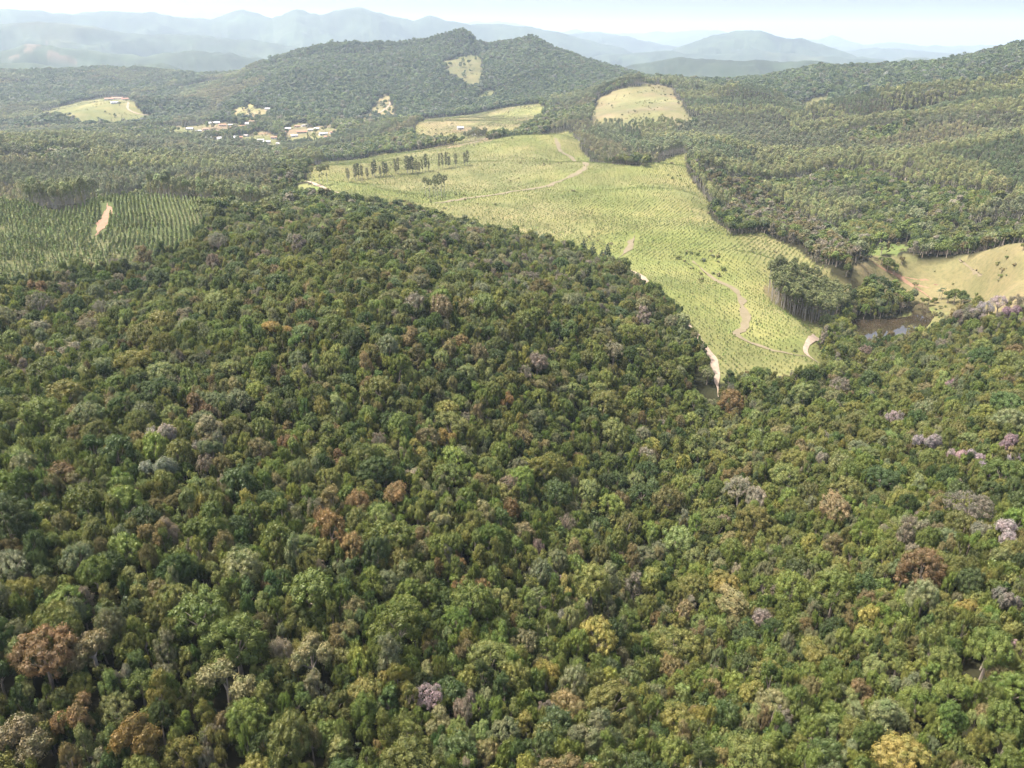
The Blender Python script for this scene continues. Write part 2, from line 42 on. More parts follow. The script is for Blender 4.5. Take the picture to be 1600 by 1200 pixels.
LANDMARK = [(-91.2, 205.3, 4.35, 'rust'), (-63.3, 192.5, 3.31, 'rust'), (-156.4, 515.3, 7.89, 'rust'), (-200.5, 320.2, 4.46, 'rust'), (-39.9, 171.8, 2.98, 'rust'), (-31.0, 178.4, 4.8, 'rust'), (-46.8, 162.0, 2.59, 'rust'), (-42.9, 155.5, 3.32, 'rust'), (-48.6, 191.0, 2.73, 'rust'), (-13.0, 160.5, 2.65, 'rust'), (-17.8, 153.2, 2.0, 'rust'), (-12.4, 149.9, 2.39, 'rust'), (-7.0, 151.5, 2.26, 'rust'), (-0.4, 189.4, 2.32, 'rust'), (-80.6, 104.0, 5.05, 'rust'), (-73.8, 96.3, 3.22, 'rust'), (94.6, 147.5, 4.69, 'rust'), (89.3, 167.4, 2.48, 'rust'), (93.9, 305.0, 5.1, 'rust'), (-19.6, 275.1, 2.92, 'rust'), (-2.2, 250.6, 2.69, 'rust'), (-82.5, 259.4, 5.54, 'ochre'), (98.5, 135.9, 2.73, 'ochre'), (-20.2, 214.2, 3.1, 'ochre'), (-60.3, 95.1, 4.28, 'ochre'), (20.3, 146.8, 4.46, 'gold'), (-28.5, 206.9, 3.39, 'gold'), (13.7, 164.5, 2.85, 'gold'), (0.8, 149.0, 2.38, 'gold'), (-27.4, 111.7, 3.25, 'gold'), (74.6, 202.6, 4.76, 'gold'), (58.5, 174.9, 4.22, 'gold'), (51.5, 177.4, 3.9, 'gold'), (78.8, 138.3, 2.48, 'gold'), (67.4, 130.6, 3.33, 'gold'), (-20.9, 232.4, 3.51, 'gold'), (-123.2, 236.7, 4.8, 'gold'), (7.7, 127.9, 2.55, 'gold'), (68.2, 98.6, 4.3, 'gold'), (33.4, 118.1, 3.73, 'gold'), (-42.9, 93.0, 2.84, 'gold'), (-74.5, 108.7, 4.67, 'tan'), (-51.4, 107.3, 5.63, 'tan'), (-33.3, 132.6, 2.52, 'tan'), (-17.0, 126.1, 2.79, 'tan'), (-34.2, 126.1, 2.84, 'tan'), (-38.6, 116.1, 3.98, 'tan'), (96.0, 196.6, 5.73, 'tan'), (-77.9, 91.7, 5.17, 'tan'), (-190.0, 298.9, 5.04, 'grey'), (-177.7, 278.5, 4.73, 'grey'), (-154.5, 255.0, 5.52, 'grey'), (-161.0, 279.2, 3.86, 'grey'), (-125.3, 284.9, 4.24, 'grey'), (-93.7, 185.9, 5.51, 'grey'), (16.3, 197.1, 2.73, 'grey'), (106.4, 170.2, 2.59, 'grey'), (115.7, 161.5, 3.26, 'grey'), (104.2, 132.9, 3.5, 'grey'), (-155.0, 407.1, 5.09, 'grey'), (-88.5, 169.6, 4.17, 'grey'), (4.8, 270.4, 3.31, 'grey'), (148.2, 321.7, 4.76, 'grey'), (43.0, 306.7, 4.47, 'grey'), (-28.8, 193.3, 3.39, 'grey'), (-16.0, 112.6, 2.87, 'pink'), (11.7, 170.8, 1.84, 'pink'), (137.2, 225.3, 4.1, 'pink'), (139.2, 215.4, 3.37, 'pink'), (142.2, 209.9, 3.55, 'pink'), (142.8, 261.7, 3.36, 'pink'), (154.5, 213.8, 3.45, 'pink'), (151.2, 207.1, 3.16, 'pink'), (139.5, 200.7, 3.04, 'pink'), (128.9, 193.1, 2.33, 'pink'), (118.7, 156.1, 3.74, 'pink'), (97.9, 120.5, 2.16, 'pink'), (179.1, 291.5, 3.26, 'pink'), (263.0, 412.5, 5.68, 'pink'), (269.8, 412.9, 5.73, 'pink'), (271.2, 404.2, 6.41, 'pink'), (258.0, 410.9, 4.89, 'pink'), (277.9, 409.5, 5.74, 'grey'), (251.1, 414.2, 4.88, 'grey'), (255.0, 412.7, 4.88, 'grey'), (-9.9, 142.3, 4.63, 'green'), (-23.6, 126.8, 4.74, 'green'), (-42.9, 132.4, 4.96, 'green'), (-60.4, 120.1, 5.77, 'green'), (-51.9, 114.6, 5.55, 'green'), (-29.4, 158.3, 5.74, 'green'), (83.6, 297.7, 7.44, 'green'), (77.2, 300.5, 6.22, 'green')]
POS = {'house': [(-701.5, 1929.3, 14, 0), (-665.7, 1881.6, 10, 1), (-616.6, 1922.7, 13, 0), (-710.8, 1802.1, 9, 0), (-579.3, 1652.5, 28, 0), (-564.0, 1673.1, 12, 1), (-502.6, 1662.3, 10, 0), (-448.6, 1741.3, 14, 1), (-483.5, 1905.9, 9, 2), (-396.2, 1708.6, 12, 0), (-380.2, 1671.1, 9, 1), (-625.5, 2113.8, 8, 0), (-610.5, 1638.1, 10, 0), (-516.3, 1670.2, 9, 2), (-500.6, 1780.4, 9, 1), (-648.3, 1891.1, 9, 2), (-619.5, 1883.4, 8, 1), (-457.1, 1708.5, 9, 0), (-57.6, 1436.7, 20, 0), (-98.3, 1548.6, 9, 0), (-1272.0, 2672.9, 16, 1), (-1041.1, 2165.3, 9, 0), (-1294.1, 2662.2, 11, 1), (-1237.6, 2651.4, 10, 1), (-1849.8, 4152.2, 26, 2), (-1885.9, 4160.8, 16, 2), (-1778.3, 4110.1, 14, 1), (-684.2, 1778.3, 8, 0), (-675.6, 1801.9, 8, 1), (-645.3, 1806.3, 8, 2), (-577.4, 1589.6, 8, 0), (-541.0, 1611.2, 8, 1), (-560.0, 1714.9, 7, 2), (-520.7, 1626.8, 8, 0), (-496.4, 1694.4, 8, 1), (-476.0, 1655.2, 7, 2), (-501.0, 1825.3, 8, 0), (-493.3, 1880.0, 7, 1), (-433.0, 1757.5, 8, 2), (-423.1, 1769.2, 7, 0), (-376.8, 1713.0, 8, 1)], 'row': [(-180.5, 880.0), (-174.5, 885.8), (-172.1, 892.4), (-167.7, 891.7), (-162.6, 895.7), (-158.2, 904.2), (-156.1, 909.2), (-150.7, 911.6), (-146.4, 912.3), (-144.2, 917.3), (-134.5, 926.6), (-132.7, 930.0), (-121.5, 930.0), (-119.1, 935.0), (-116.2, 935.4), (-112.8, 938.9), (-109.1, 939.4), (-105.7, 942.9), (-102.3, 946.5), (-98.8, 950.0), (-87.3, 957.5), (-83.0, 961.1), (-79.4, 964.6), (-75.8, 968.1), (-68.3, 971.9), (-58.0, 982.3), (-55.1, 987.4)], 'scatter_euc': [(-76.8, 738.6), (-75.7, 765.1), (-70.4, 747.9), (-68.4, 767.1), (-68.3, 795.8), (-76.0, 788.5), (-73.9, 815.5), (-181.6, 751.0), (-179.8, 756.7), (-189.4, 750.4), (-176.3, 760.2), (-83.9, 766.8)], 'pasture_tree': [(285.5, 558.4, 3.0), (268.6, 555.3, 2.6), (272.6, 552.2, 4.2), (277.2, 551.0, 4.0), (288.2, 539.6, 2.2), (313.8, 486.9, 2.0), (311.7, 483.7, 1.6), (319.2, 493.7, 1.2), (322.9, 485.5, 2.4), (298.9, 505.2, 4.5), (301.2, 499.3, 4.5), (297.0, 509.7, 4.0), (285.1, 510.8, 3.2), (284.1, 515.8, 2.4), (290.8, 514.3, 2.0)], 'palm': [(296.7, 517.8), (295.8, 519.4), (301.1, 492.6), (300.9, 483.8)], 'shrub': [(318.1, 1724.9, 3.2), (332.3, 1737.1, 2.6), (321.9, 1598.6, 2.6), (228.1, 1527.0, 2.4), (250.8, 1505.4, 2.4), (203.7, 1520.2, 2.2), (199.8, 1651.4, 2), (199.8, 1707.8, 1.8), (189.4, 1746.7, 1.8), (229.0, 1473.5, 2.2), (239.5, 1444.6, 2.6), (251.3, 1816.9, 2), (312.2, 1737.8, 2), (-123.6, 1399.5, 5), (-127.7, 1475.9, 3), (-118.2, 1607.6, 2.6), (-1019.0, 2145.2, 6), (-1016.0, 2056.4, 4), (-988.0, 2044.9, 4), (-1012.3, 2007.8, 4), (-372.8, 2294.2, 5), (-132.4, 2676.8, 3), (-700.5, 2176.2, 5), (-691.5, 2039.8, 4)], 'conifer': [(38.6, 537.1, 11), (43.4, 534.1, 9), (50.1, 539.8, 13), (56.6, 536.4, 11), (47.6, 525.8, 10), (65.6, 529.1, 12), (61.7, 525.2, 9)], 'bamboo': [(297.3, 692.6), (311.2, 705.8), (321.4, 709.7), (327.1, 702.9), (328.6, 689.5), (298.9, 669.1), (308.2, 667.5), (314.5, 660.6), (325.6, 667.4)]}
# ---------------------------------------------------------------- terrain height field (world metres, camera over the origin)
def _hash(ix, iy, s):
    n = (ix.astype(np.int64) * 374761393 + iy.astype(np.int64) * 668265263 + s * 1442695041) & 0x7fffffff
    n = ((n ^ (n >> 13)) * 1274126177) & 0x7fffffff
    return ((n ^ (n >> 16)) & 0xffff) / 65535.0
def vnoise(x, y, s=0):
    x = np.asarray(x, float); y = np.asarray(y, float)
    ix = np.floor(x); iy = np.floor(y); fx = x - ix; fy = y - iy
    fx = fx * fx * fx * (fx * (fx * 6 - 15) + 10); fy = fy * fy * fy * (fy * (fy * 6 - 15) + 10)
    a = _hash(ix, iy, s); b = _hash(ix + 1, iy, s); c = _hash(ix, iy + 1, s); d = _hash(ix + 1, iy + 1, s)
    return (a + (b - a) * fx) * (1 - fy) + (c + (d - c) * fx) * fy
def fbm(x, y, scale, octv=4, s=0, gain=0.5):
    t = 0; a = 1.0; n = 0
    for o in range(octv):
        t = t + a * (vnoise(x / scale + 17.3 * o, y / scale - 9.1 * o, s + o) - 0.5); n += a
        a *= gain; scale /= 2.03
    return t / n * 2
_tps = None
def _U(d2):
    return np.where(d2 > 1e-12, 0.5 * d2 * np.log(np.maximum(d2, 1e-12)), 0.0)
def tps_fit():
    global _tps
    P = np.array(CTRL, float)
    q = np.stack([np.arctan2(P[:, 0], P[:, 1]), np.log(np.hypot(P[:, 0], P[:, 1]))], 1)
    n = len(q)
    K = _U(((q[:, None] - q[None]) ** 2).sum(2)) + np.eye(n) * 6e-5
    A = np.zeros((n + 3, n + 3)); A[:n, :n] = K
    Q = np.concatenate([np.ones((n, 1)), q], 1); A[:n, n:] = Q; A[n:, :n] = Q.T
    w = np.linalg.solve(A, np.concatenate([P[:, 2], np.zeros(3)]))
    _tps = (q, w)
def sstep(a, b, x):
    t = np.clip((x - a) / (b - a), 0, 1); return t * t * (3 - 2 * t)
def height(x, y):
    x = np.asarray(x, float); y = np.asarray(y, float)
    shp = x.shape; x = x.ravel(); y = y.ravel()
    if _tps is None: tps_fit()
    q, w = _tps; n = len(q)
    r = np.hypot(x, y) + 1e-6; th = np.arctan2(x, y)
    t = np.clip(th, -0.78, 0.78); l = np.log(np.clip(r, 60, 4600))
    z = np.empty(len(x))
    for i in range(0, len(x), 40000):
        sl = slice(i, i + 40000)
        d2 = (t[sl, None] - q[None, :, 0]) ** 2 + (l[sl, None] - q[None, :, 1]) ** 2
        z[sl] = _U(d2) @ w[:n] + w[n] + w[n + 1] * t[sl] + w[n + 2] * l[sl]
    z = z + fbm(x, y, 130, 3, 5) * np.clip(r / 300, 0.6, 3.0) * 1.5
    z = z - np.abs(fbm(x, y, 270, 3, 303)) * sstep(880, 1150, r) * (1 - sstep(1850, 2100, r)) * (14 + 22 * sstep(.18, .28, th)) + 4 * sstep(880, 1150, r) * (1 - sstep(1850, 2100, r))
    z = z + fbm(x, y, 170, 2, 611) * 3.0 * sstep(480, 620, r) * (1 - sstep(1000, 1200, r))
    # folds and spurs on the forested hills further off
    z = z + (fbm(x, y, 420, 4, 21) * 10 - np.abs(fbm(x, y, 300, 3, 33)) * 14) * sstep(1900, 3000, r)
    zd = fbm(x, y, 240, 4, 52) * 26 * sstep(3800, 5000, r)
    zf = -222 + fbm(x, y, 1500, 5, 40) * 75 - np.abs(fbm(x, y, 900, 4, 44)) * 40
    k = sstep(3500, 4700, r)
    z = z * (1 - k) + zf * k
    for r0, wd, prof in RIDGES:
        pt = np.array([p[0] for p in prof]); pz = np.array([p[1] for p in prof])
        top = np.interp(th, pt, pz)
        edge = sstep(pt[0] - 0.10, pt[0], th) * (1 - sstep(pt[-1], pt[-1] + 0.10, th))
        off = (r - r0 * (1 + 0.05 * fbm(th * 900, th * 0 + r0, 140, 3, int(r0)))) / wd
        spur = np.abs(fbm(x, y, wd * 0.55, 5, int(r0) + 3)) * 1.5
        sh = np.exp(-(np.abs(off) * (1 + spur * np.clip(np.abs(off) * 2, 0, 1))) ** 1.5)
        zr = -260 + (top + 260) * sh * edge + fbm(x, y, wd * 0.12, 3, int(r0) + 9) * wd * 0.012
        z = np.maximum(z, zr)
    z = z + zd
    # the pond's basin and its low bank
    p = np.array(POND); b = (np.abs(x - p[:, 0].mean()) < 130) & (np.abs(y - p[:, 1].mean()) < 130)
    if b.any():
        xs, ys = x[b], y[b]; ins = np.zeros(len(xs), bool); dd = np.full(len(xs), 1e9); q = np.roll(p, 1, 0)
        for (xi, yi), (xj, yj) in zip(p, q):
            if yi != yj: ins ^= ((yi > ys) != (yj > ys)) & (xs < (xj - xi) * (ys - yi) / (yj - yi) + xi)
            ex, ey = xj - xi, yj - yi; t_ = np.clip(((xs - xi) * ex + (ys - yi) * ey) / (ex * ex + ey * ey + 1e-9), 0, 1)
            dd = np.minimum(dd, np.hypot(xs - xi - t_ * ex, ys - yi - t_ * ey))
        zz = z[b]; bank = np.clip(zz, -164.3, -164.2 + dd * 0.22); k = sstep(18, 45, dd)
        z[b] = np.where(ins, -164.8 - np.minimum(dd * .4, 2.0), bank * (1 - k) + zz * k)
    return z.reshape(shp)
# ---------------------------------------------------------------- helpers
def tag(o, label=None, cat=None, group=None, kind=None):
    if label: o['label'] = label
    if cat: o['category'] = cat
    if group: o['group'] = group
    if kind: o['kind'] = kind
    return o
def mesh_np(name, V, F, mats=(), midx=None, smooth=False):
    """V (n,3), F (m,k) or list of arrays of equal-size faces"""
    me = bpy.data.meshes.new(name)
    Fs = F if isinstance(F, list) else [F]
    Fs = [np.asarray(f, np.int32) for f in Fs if len(f)]
    loops = np.concatenate([f.ravel() for f in Fs]) if Fs else np.zeros(0, np.int32)
    sizes = np.concatenate([np.full(len(f), f.shape[1], np.int32) for f in Fs]) if Fs else np.zeros(0, np.int32)
    me.vertices.add(len(V)); me.vertices.foreach_set('co', np.asarray(V, np.float32).ravel())
    me.loops.add(len(loops)); me.loops.foreach_set('vertex_index', loops)
    me.polygons.add(len(sizes))
    st = np.zeros(len(sizes), np.int32); st[1:] = np.cumsum(sizes)[:-1]
    me.polygons.foreach_set('loop_start', st); me.polygons.foreach_set('loop_total', sizes)
    if midx is not None: me.polygons.foreach_set('material_index', np.asarray(midx, np.int32))
    me.polygons.foreach_set('use_smooth', np.full(len(sizes), smooth))
    for m in mats: me.materials.append(m)
    me.update(calc_edges=True); me.validate()
    return me
def link(name, me, parent=None, loc=None):
    o = bpy.data.objects.new(name, me); C.objects.link(o)
    if parent: o.parent = parent
    if loc is not None: o.location = loc
    return o
def empty(name, loc=(0, 0, 0)):
    o = bpy.data.objects.new(name, None); C.objects.link(o); o.location = loc; o.empty_display_size = 0.5
    return o
def inside(poly, x, y):
    p = np.asarray(poly, float); x = np.asarray(x, float); y = np.asarray(y, float)
    c = np.zeros(x.shape, bool)
    b = (x >= p[:, 0].min()) & (x <= p[:, 0].max()) & (y >= p[:, 1].min()) & (y <= p[:, 1].max())
    xs, ys = x[b], y[b]; cc = np.zeros(xs.shape, bool)
    j = len(p) - 1
    for i in range(len(p)):
        xi, yi, xj, yj = p[i, 0], p[i, 1], p[j, 0], p[j, 1]
        if yi != yj:
            cc ^= ((yi > ys) != (yj > ys)) & (xs < (xj - xi) * (ys - yi) / (yj - yi) + xi)
        j = i
    c[b] = cc
    return c
def smooth_line(pts, step):
    p = np.asarray(pts, float); out = []
    q = np.vstack([2 * p[0] - p[1], p, 2 * p[-1] - p[-2]])
    for i in range(1, len(q) - 2):
        n = max(2, int(np.hypot(*(q[i + 1] - q[i])) / step))
        for t in np.arange(n) / n:
            a, b, c, d = q[i - 1], q[i], q[i + 1], q[i + 2]
            out.append(0.5 * (2 * b + (c - a) * t + (2 * a - 5 * b + 4 * c - d) * t * t + (3 * b - a - 3 * c + d) * t ** 3))
    out.append(p[-1])
    return np.array(out)
def line_dist(pts, x, y):
    p = np.asarray(pts, float); d = np.full(np.shape(x), 1e9)
    lo, hi = p.min(0) - 40, p.max(0) + 40
    b = (x > lo[0]) & (x < hi[0]) & (y > lo[1]) & (y < hi[1])
    xs, ys = x[b], y[b]; dd = np.full(xs.shape, 1e9)
    for a, c in zip(p[:-1], p[1:]):
        e = c - a; L = max(e @ e, 1e-9)
        t = np.clip(((xs - a[0]) * e[0] + (ys - a[1]) * e[1]) / L, 0, 1)
        dd = np.minimum(dd, np.hypot(xs - a[0] - t * e[0], ys - a[1] - t * e[1]))
    d[b] = dd
    return d
cP, sP = math.cos(PITCH), math.sin(PITCH)
def in_photo(x, y, z):            # where a world point falls in the 1600 x 1200 photograph (used to choose which trees get to be individuals, and to word labels)
    dep = y * cP - z * sP; up = y * sP + z * cP
    dep = np.maximum(dep, 1e-3)
    return 800 + 1218 * x / dep, 600 - 1218 * up / dep, dep

# ---------------------------------------------------------------- materials
def nodes(name):
    m = bpy.data.materials.new(name); m.use_nodes = True; n = m.node_tree; n.nodes.clear()
    return m, n, (lambda t, **k: _mk(n, t, k)), n.links.new
def _mk(n, t, k):
    x = n.nodes.new(t)
    for a, b in k.items(): setattr(x, a, b)
    return x
def math_n(N, L, op, a, b):
    m = N('ShaderNodeMath', operation=op)
    for i, q in enumerate((a, b)):
        if isinstance(q, (int, float)): m.inputs[i].default_value = q
        else: L(q, m.inputs[i])
    return m.outputs[0]
def mixc(N, L, mode, fac, a, b):
    m = N('ShaderNodeMix', data_type='RGBA', blend_type=mode)
    if isinstance(fac, (int, float)): m.inputs[0].default_value = fac
    else: L(fac, m.inputs[0])
    for i, q in ((6, a), (7, b)):
        if isinstance(q, tuple): m.inputs[i].default_value = (*q[:3], 1)
        else: L(q, m.inputs[i])
    return m.outputs[2]
def ramp(N, L, src, stops):
    r = N('ShaderNodeValToRGB'); L(src, r.inputs[0])
    e = r.color_ramp.elements
    while len(e) < len(stops): e.new(0.5)
    for q, (p, c) in zip(e, stops): q.position = p; q.color = (*c, 1)
    return r.outputs[0]
def noise(N, L, vec, scale, detail=4, rough=0.55):
    t = N('ShaderNodeTexNoise'); t.inputs['Scale'].default_value = scale; t.inputs['Detail'].default_value = detail
    t.inputs['Roughness'].default_value = rough
    if vec is not None: L(vec, t.inputs['Vector'])
    return t.outputs[0]
def mat_leaf():
    m, n, N, L = nodes('foliage')
    at = N('ShaderNodeAttribute', attribute_type='INSTANCER', attribute_name='tint')
    sh = N('ShaderNodeAttribute', attribute_type='GEOMETRY', attribute_name='shade')
    geo = N('ShaderNodeTexCoord')
    nz = noise(N, L, geo.outputs['Object'], 1.3, 2)
    # leaf to leaf variation, lighter on outward lumps, darker on the inner cores
    var = ramp(N, L, sh.outputs['Fac'], [(0.0, (0.72, 0.76, 0.72)), (0.45, (0.96, 0.98, 0.94)), (0.8, (1.1, 1.08, 1.0)), (1.0, (1.36, 1.3, 1.1))])
    c = mixc(N, L, 'MULTIPLY', 1.0, at.outputs['Color'], var)
    v2 = ramp(N, L, nz, [(0.3, (0.78, 0.82, 0.8)), (0.7, (1.22, 1.17, 1.1))])
    c = mixc(N, L, 'MULTIPLY', 1.0, c, v2)
    wp = N('ShaderNodeNewGeometry'); pn = noise(N, L, wp.outputs['Position'], 0.42, 3, 0.6)     # patches of older, greener leaves
    c = mixc(N, L, 'MULTIPLY', 1.0, c, ramp(N, L, pn, [(0.36, (0.74, 0.86, 0.72)), (0.5, (1, 1, 1)), (0.68, (1.16, 1.08, 1.06))]))
    b = N('ShaderNodeBsdfPrincipled'); L(c, b.inputs['Base Color'])
    b.inputs['Roughness'].default_value = 0.55; b.inputs['Specular IOR Level'].default_value = 0.35
    t = N('ShaderNodeBsdfTranslucent')
    ct = mixc(N, L, 'MULTIPLY', 1.0, c, (1.1, 1.15, 0.6)); L(ct, t.inputs['Color'])
    mx = N('ShaderNodeMixShader'); mx.inputs[0].default_value = 0.26
    L(b.outputs[0], mx.inputs[1]); L(t.outputs[0], mx.inputs[2])
    o = N('ShaderNodeOutputMaterial'); L(mx.outputs[0], o.inputs[0])
    return m
def mat_simple(name, col, rough=0.85, nscale=None, col2=None, spec=0.3, bump=0.0):
    m, n, N, L = nodes(name)
    b = N('ShaderNodeBsdfPrincipled'); b.inputs['Roughness'].default_value = rough; b.inputs['Specular IOR Level'].default_value = spec
    if nscale:
        g = N('ShaderNodeTexCoord'); f = noise(N, L, g.outputs['Object'], nscale, 6, 0.65)
        c = ramp(N, L, f, [(0.32, col), (0.68, col2 or col)]); L(c, b.inputs['Base Color'])
        if bump:
            bn = N('ShaderNodeBump'); bn.inputs['Strength'].default_value = bump; bn.inputs['Distance'].default_value = 0.3
            L(f, bn.inputs['Height']); L(bn.outputs[0], b.inputs['Normal'])
    else: b.inputs['Base Color'].default_value = (*col, 1)
    o = N('ShaderNodeOutputMaterial'); L(b.outputs[0], o.inputs[0])
    return m
def mat_ground():
    m, n, N, L = nodes('ground_cover')
    a = N('ShaderNodeAttribute', attribute_type='GEOMETRY', attribute_name='cover')
    g = N('ShaderNodeNewGeometry')
    f1 = noise(N, L, g.outputs['Position'], 0.35, 6, 0.7)
    f2 = noise(N, L, g.outputs['Position'], 0.035, 5, 0.6)
    f3 = noise(N, L, g.outputs['Position'], 0.006, 5, 0.65)
    c = mixc(N, L, 'MULTIPLY', 1.0, a.outputs['Color'], ramp(N, L, f1, [(0.3, (0.70, 0.74, 0.66)), (0.5, (1, 1, 1)), (0.72, (1.25, 1.2, 1.1))]))
    c = mixc(N, L, 'MULTIPLY', 1.0, c, ramp(N, L, f2, [(0.3, (0.82, 0.9, 0.8)), (0.7, (1.15, 1.06, 1.05))]))
    c = mixc(N, L, 'MULTIPLY', 1.0, c, ramp(N, L, f3, [(0.3, (0.85, 0.92, 0.85)), (0.7, (1.12, 1.05, 1.05))]))
    b = N('ShaderNodeBsdfPrincipled'); b.inputs['Roughness'].default_value = 0.95; b.inputs['Specular IOR Level'].default_value = 0.1
    L(c, b.inputs['Base Color'])
    bn = N('ShaderNodeBump'); bn.inputs['Strength'].default_value = 0.6; bn.inputs['Distance'].default_value = 0.5
    L(f1, bn.inputs['Height']); L(bn.outputs[0], b.inputs['Normal'])
    o = N('ShaderNodeOutputMaterial'); L(b.outputs[0], o.inputs[0])
    return m
LEAF = mat_leaf()
BARK = mat_simple('bark', (0.16, 0.13, 0.10), 0.9, 3.0, (0.28, 0.24, 0.20))
PALE_BARK = mat_simple('pale_bark', (0.22, 0.20, 0.17), 0.85, 2.0, (0.34, 0.31, 0.27))
GROUND = mat_ground()
DIRT = mat_simple('pale_dirt', (0.20, 0.15, 0.11), 0.95, 0.35, (0.29, 0.235, 0.18), 0.1)
REDDIRT = mat_simple('red_dirt', (0.17, 0.10, 0.065), 0.95, 0.25, (0.23, 0.15, 0.10), 0.1)
TRACK = mat_simple('worn_track', (0.118, 0.102, 0.06), 0.95, 0.22, (0.155, 0.128, 0.085), 0.1)

# ---------------------------------------------------------------- the ground: one sheet of hills, finer near, out to the horizon
NTH, NR = 1150, 640
ths = np.linspace(-0.95, 0.95, NTH); lr = np.linspace(math.log(30), math.log(24000), NR)
TH, RR = np.meshgrid(ths, np.exp(lr), indexing='ij')
GX, GY = RR * np.sin(TH), RR * np.cos(TH)
GZ = height(GX, GY)
def gheight(x, y):                # the same ground, read back from the sheet
    i = np.clip((np.arctan2(x, y) + .95) / 1.9 * (NTH - 1), 0, NTH - 1.001); j = np.clip((np.log(np.hypot(x, y)) - lr[0]) / (lr[-1] - lr[0]) * (NR - 1), 0, NR - 1.001)
    a = i.astype(int); b = j.astype(int); fi = i - a; fj = j - b
    return (GZ[a, b] * (1 - fi) + GZ[a + 1, b] * fi) * (1 - fj) + (GZ[a, b + 1] * (1 - fi) + GZ[a + 1, b + 1] * fi) * fj
def dens_poly(name): return inside(POLY[name], gx, gy)
wob = lambda s, a: (fbm(GX, GY, s, 3, 61) * a, fbm(GX, GY, s, 3, 71) * a)
wx, wy = wob(25, 5.0); wx2, wy2 = wob(70, 1.0); fw = np.clip((RR - 1100) / 1000, 0, 1) * 26; gx, gy = GX + wx + wx2 * fw, GY + wy + wy2 * fw
cover = np.empty((NTH, NR, 4)); cover[..., 3] = 1
forest = np.array([0.022, 0.022, 0.012]); cover[..., :3] = forest
far = sstep(3600, 4600, RR)[..., None]
nf = fbm(GX, GY, 420, 4, 90)[..., None]
farcol = np.array([0.028, 0.039, 0.023]) * (1 + 0.6 * nf + 0.55 * fbm(GX, GY, 90, 3, 97)[..., None]) + np.array([0.07, 0.065, 0.03]) * np.clip(fbm(GX, GY, 900, 4, 95)[..., None] - 0.36, 0, 1) * 1.2
cover[..., :3] = cover[..., :3] * (1 - far) + farcol * far
def paint(name, col, col2=None, scale=60, seed=3):
    k = dens_poly(name); a = np.array(col)
    if col2 is not None:
        t = np.clip(fbm(GX, GY, scale, 4, seed) * 1.2 + 0.5, 0, 1)[..., None]
        cover[..., :3][k] = (a * (1 - t) + np.array(col2) * t)[k]
    else: cover[..., :3][k] = a
paint('field', (0.114, 0.125, 0.043), (0.127, 0.122, 0.057), 110, 11)
paint('grove', (0.10, 0.09, 0.05))
paint('plantation', (0.058, 0.072, 0.028), (0.085, 0.085, 0.042), 40, 13)
paint('pasture', (0.134, 0.114, 0.065), (0.116, 0.106, 0.055), 50, 15)
paint('bare_hill', (0.122, 0.122, 0.060), (0.122, 0.104, 0.064), 60, 17)
paint('far_field', (0.164, 0.164, 0.066), (0.164, 0.125, 0.079), 120, 19)
paint('field_soil', (0.22, 0.165, 0.11))
paint('hill_pasture', (0.141, 0.132, 0.059), (0.096, 0.101, 0.042), 100, 21)
for nme in ('clearing_a', 'clearing_b', 'clearing_e', 'gap_hill'): paint(nme, (0.105, 0.105, 0.048), (0.08, 0.08, 0.04), 50, 23)
paint('clearing_c', (0.17, 0.145, 0.08)); paint('clearing_d', (0.155, 0.165, 0.065), (0.19, 0.14, 0.09), 60, 27)
for nme in ('village_a', 'village_b', 'village_c'): paint(nme, (0.105, 0.11, 0.048), (0.14, 0.105, 0.07), 60, 29)
for nme in ('scar_a', 'scar_b'): paint(nme, (0.085, 0.07, 0.052))
paint('pond_bank', (0.085, 0.10, 0.036), (0.12, 0.115, 0.055), 14, 31)
paint('marsh', (0.085, 0.11, 0.036)); paint('bank_green', (0.11, 0.135, 0.045), (0.145, 0.14, 0.07), 30, 35)
openland = cover[..., :3].sum(-1) > 0.25
mott = np.clip(fbm(GX, GY, 34, 4, 131) * 1.6, -1, 1)[..., None] * openland[..., None]
cover[..., :3] *= 1 + mott * np.array([.20, .17, .22])
IDX = np.arange(NTH * NR).reshape(NTH, NR)
Q = np.stack([IDX[:-1, :-1], IDX[1:, :-1], IDX[1:, 1:], IDX[:-1, 1:]], -1)
PV = np.stack([GX, GY, GZ], -1).reshape(-1, 3)
cth = (TH[:-1, :-1] + TH[1:, 1:]) / 2; crr = (RR[:-1, :-1] + RR[1:, 1:]) / 2
def az(u, v=70): return math.atan2((u - 800) / 1218.0, cP - (v - 600) / 1218.0 * sP)
region = np.zeros(cth.shape, int)
region[(crr > 2080) & (crr < 3700) & (cth > az(320)) & (cth < az(1010))] = 1      # central mountain
region[(crr > 2020) & (crr < 3500) & (cth > az(1190))] = 2                        # right mountain
region[(crr > 4300) & (cth < az(660))] = 3
region[(crr > 4300) & (cth >= az(660))] = 4
names = [('ground', 'rolling ground under the forest, field, pasture and village'),
         ('hill', 'double-humped forested hill in the centre beyond the village'),
         ('hill', 'dark forested hill rising at the right edge'),
         ('mountain_range', 'pale blue mountain range along the horizon at the left'),
         ('mountain_range', 'pale blue mountains along the horizon at the right')]
for k, (nm, lb) in enumerate(names):
    f = Q[region == k]; u, inv = np.unique(f, return_inverse=True)
    me = mesh_np(nm, PV[u], inv.reshape(f.shape), [GROUND], smooth=True)
    ca = me.attributes.new('cover', 'FLOAT_COLOR', 'POINT'); ca.data.foreach_set('color', cover.reshape(-1, 4)[u].astype(np.float32).ravel())
    tag(link(nm, me), lb, nm.replace('_', ' '), kind='structure')

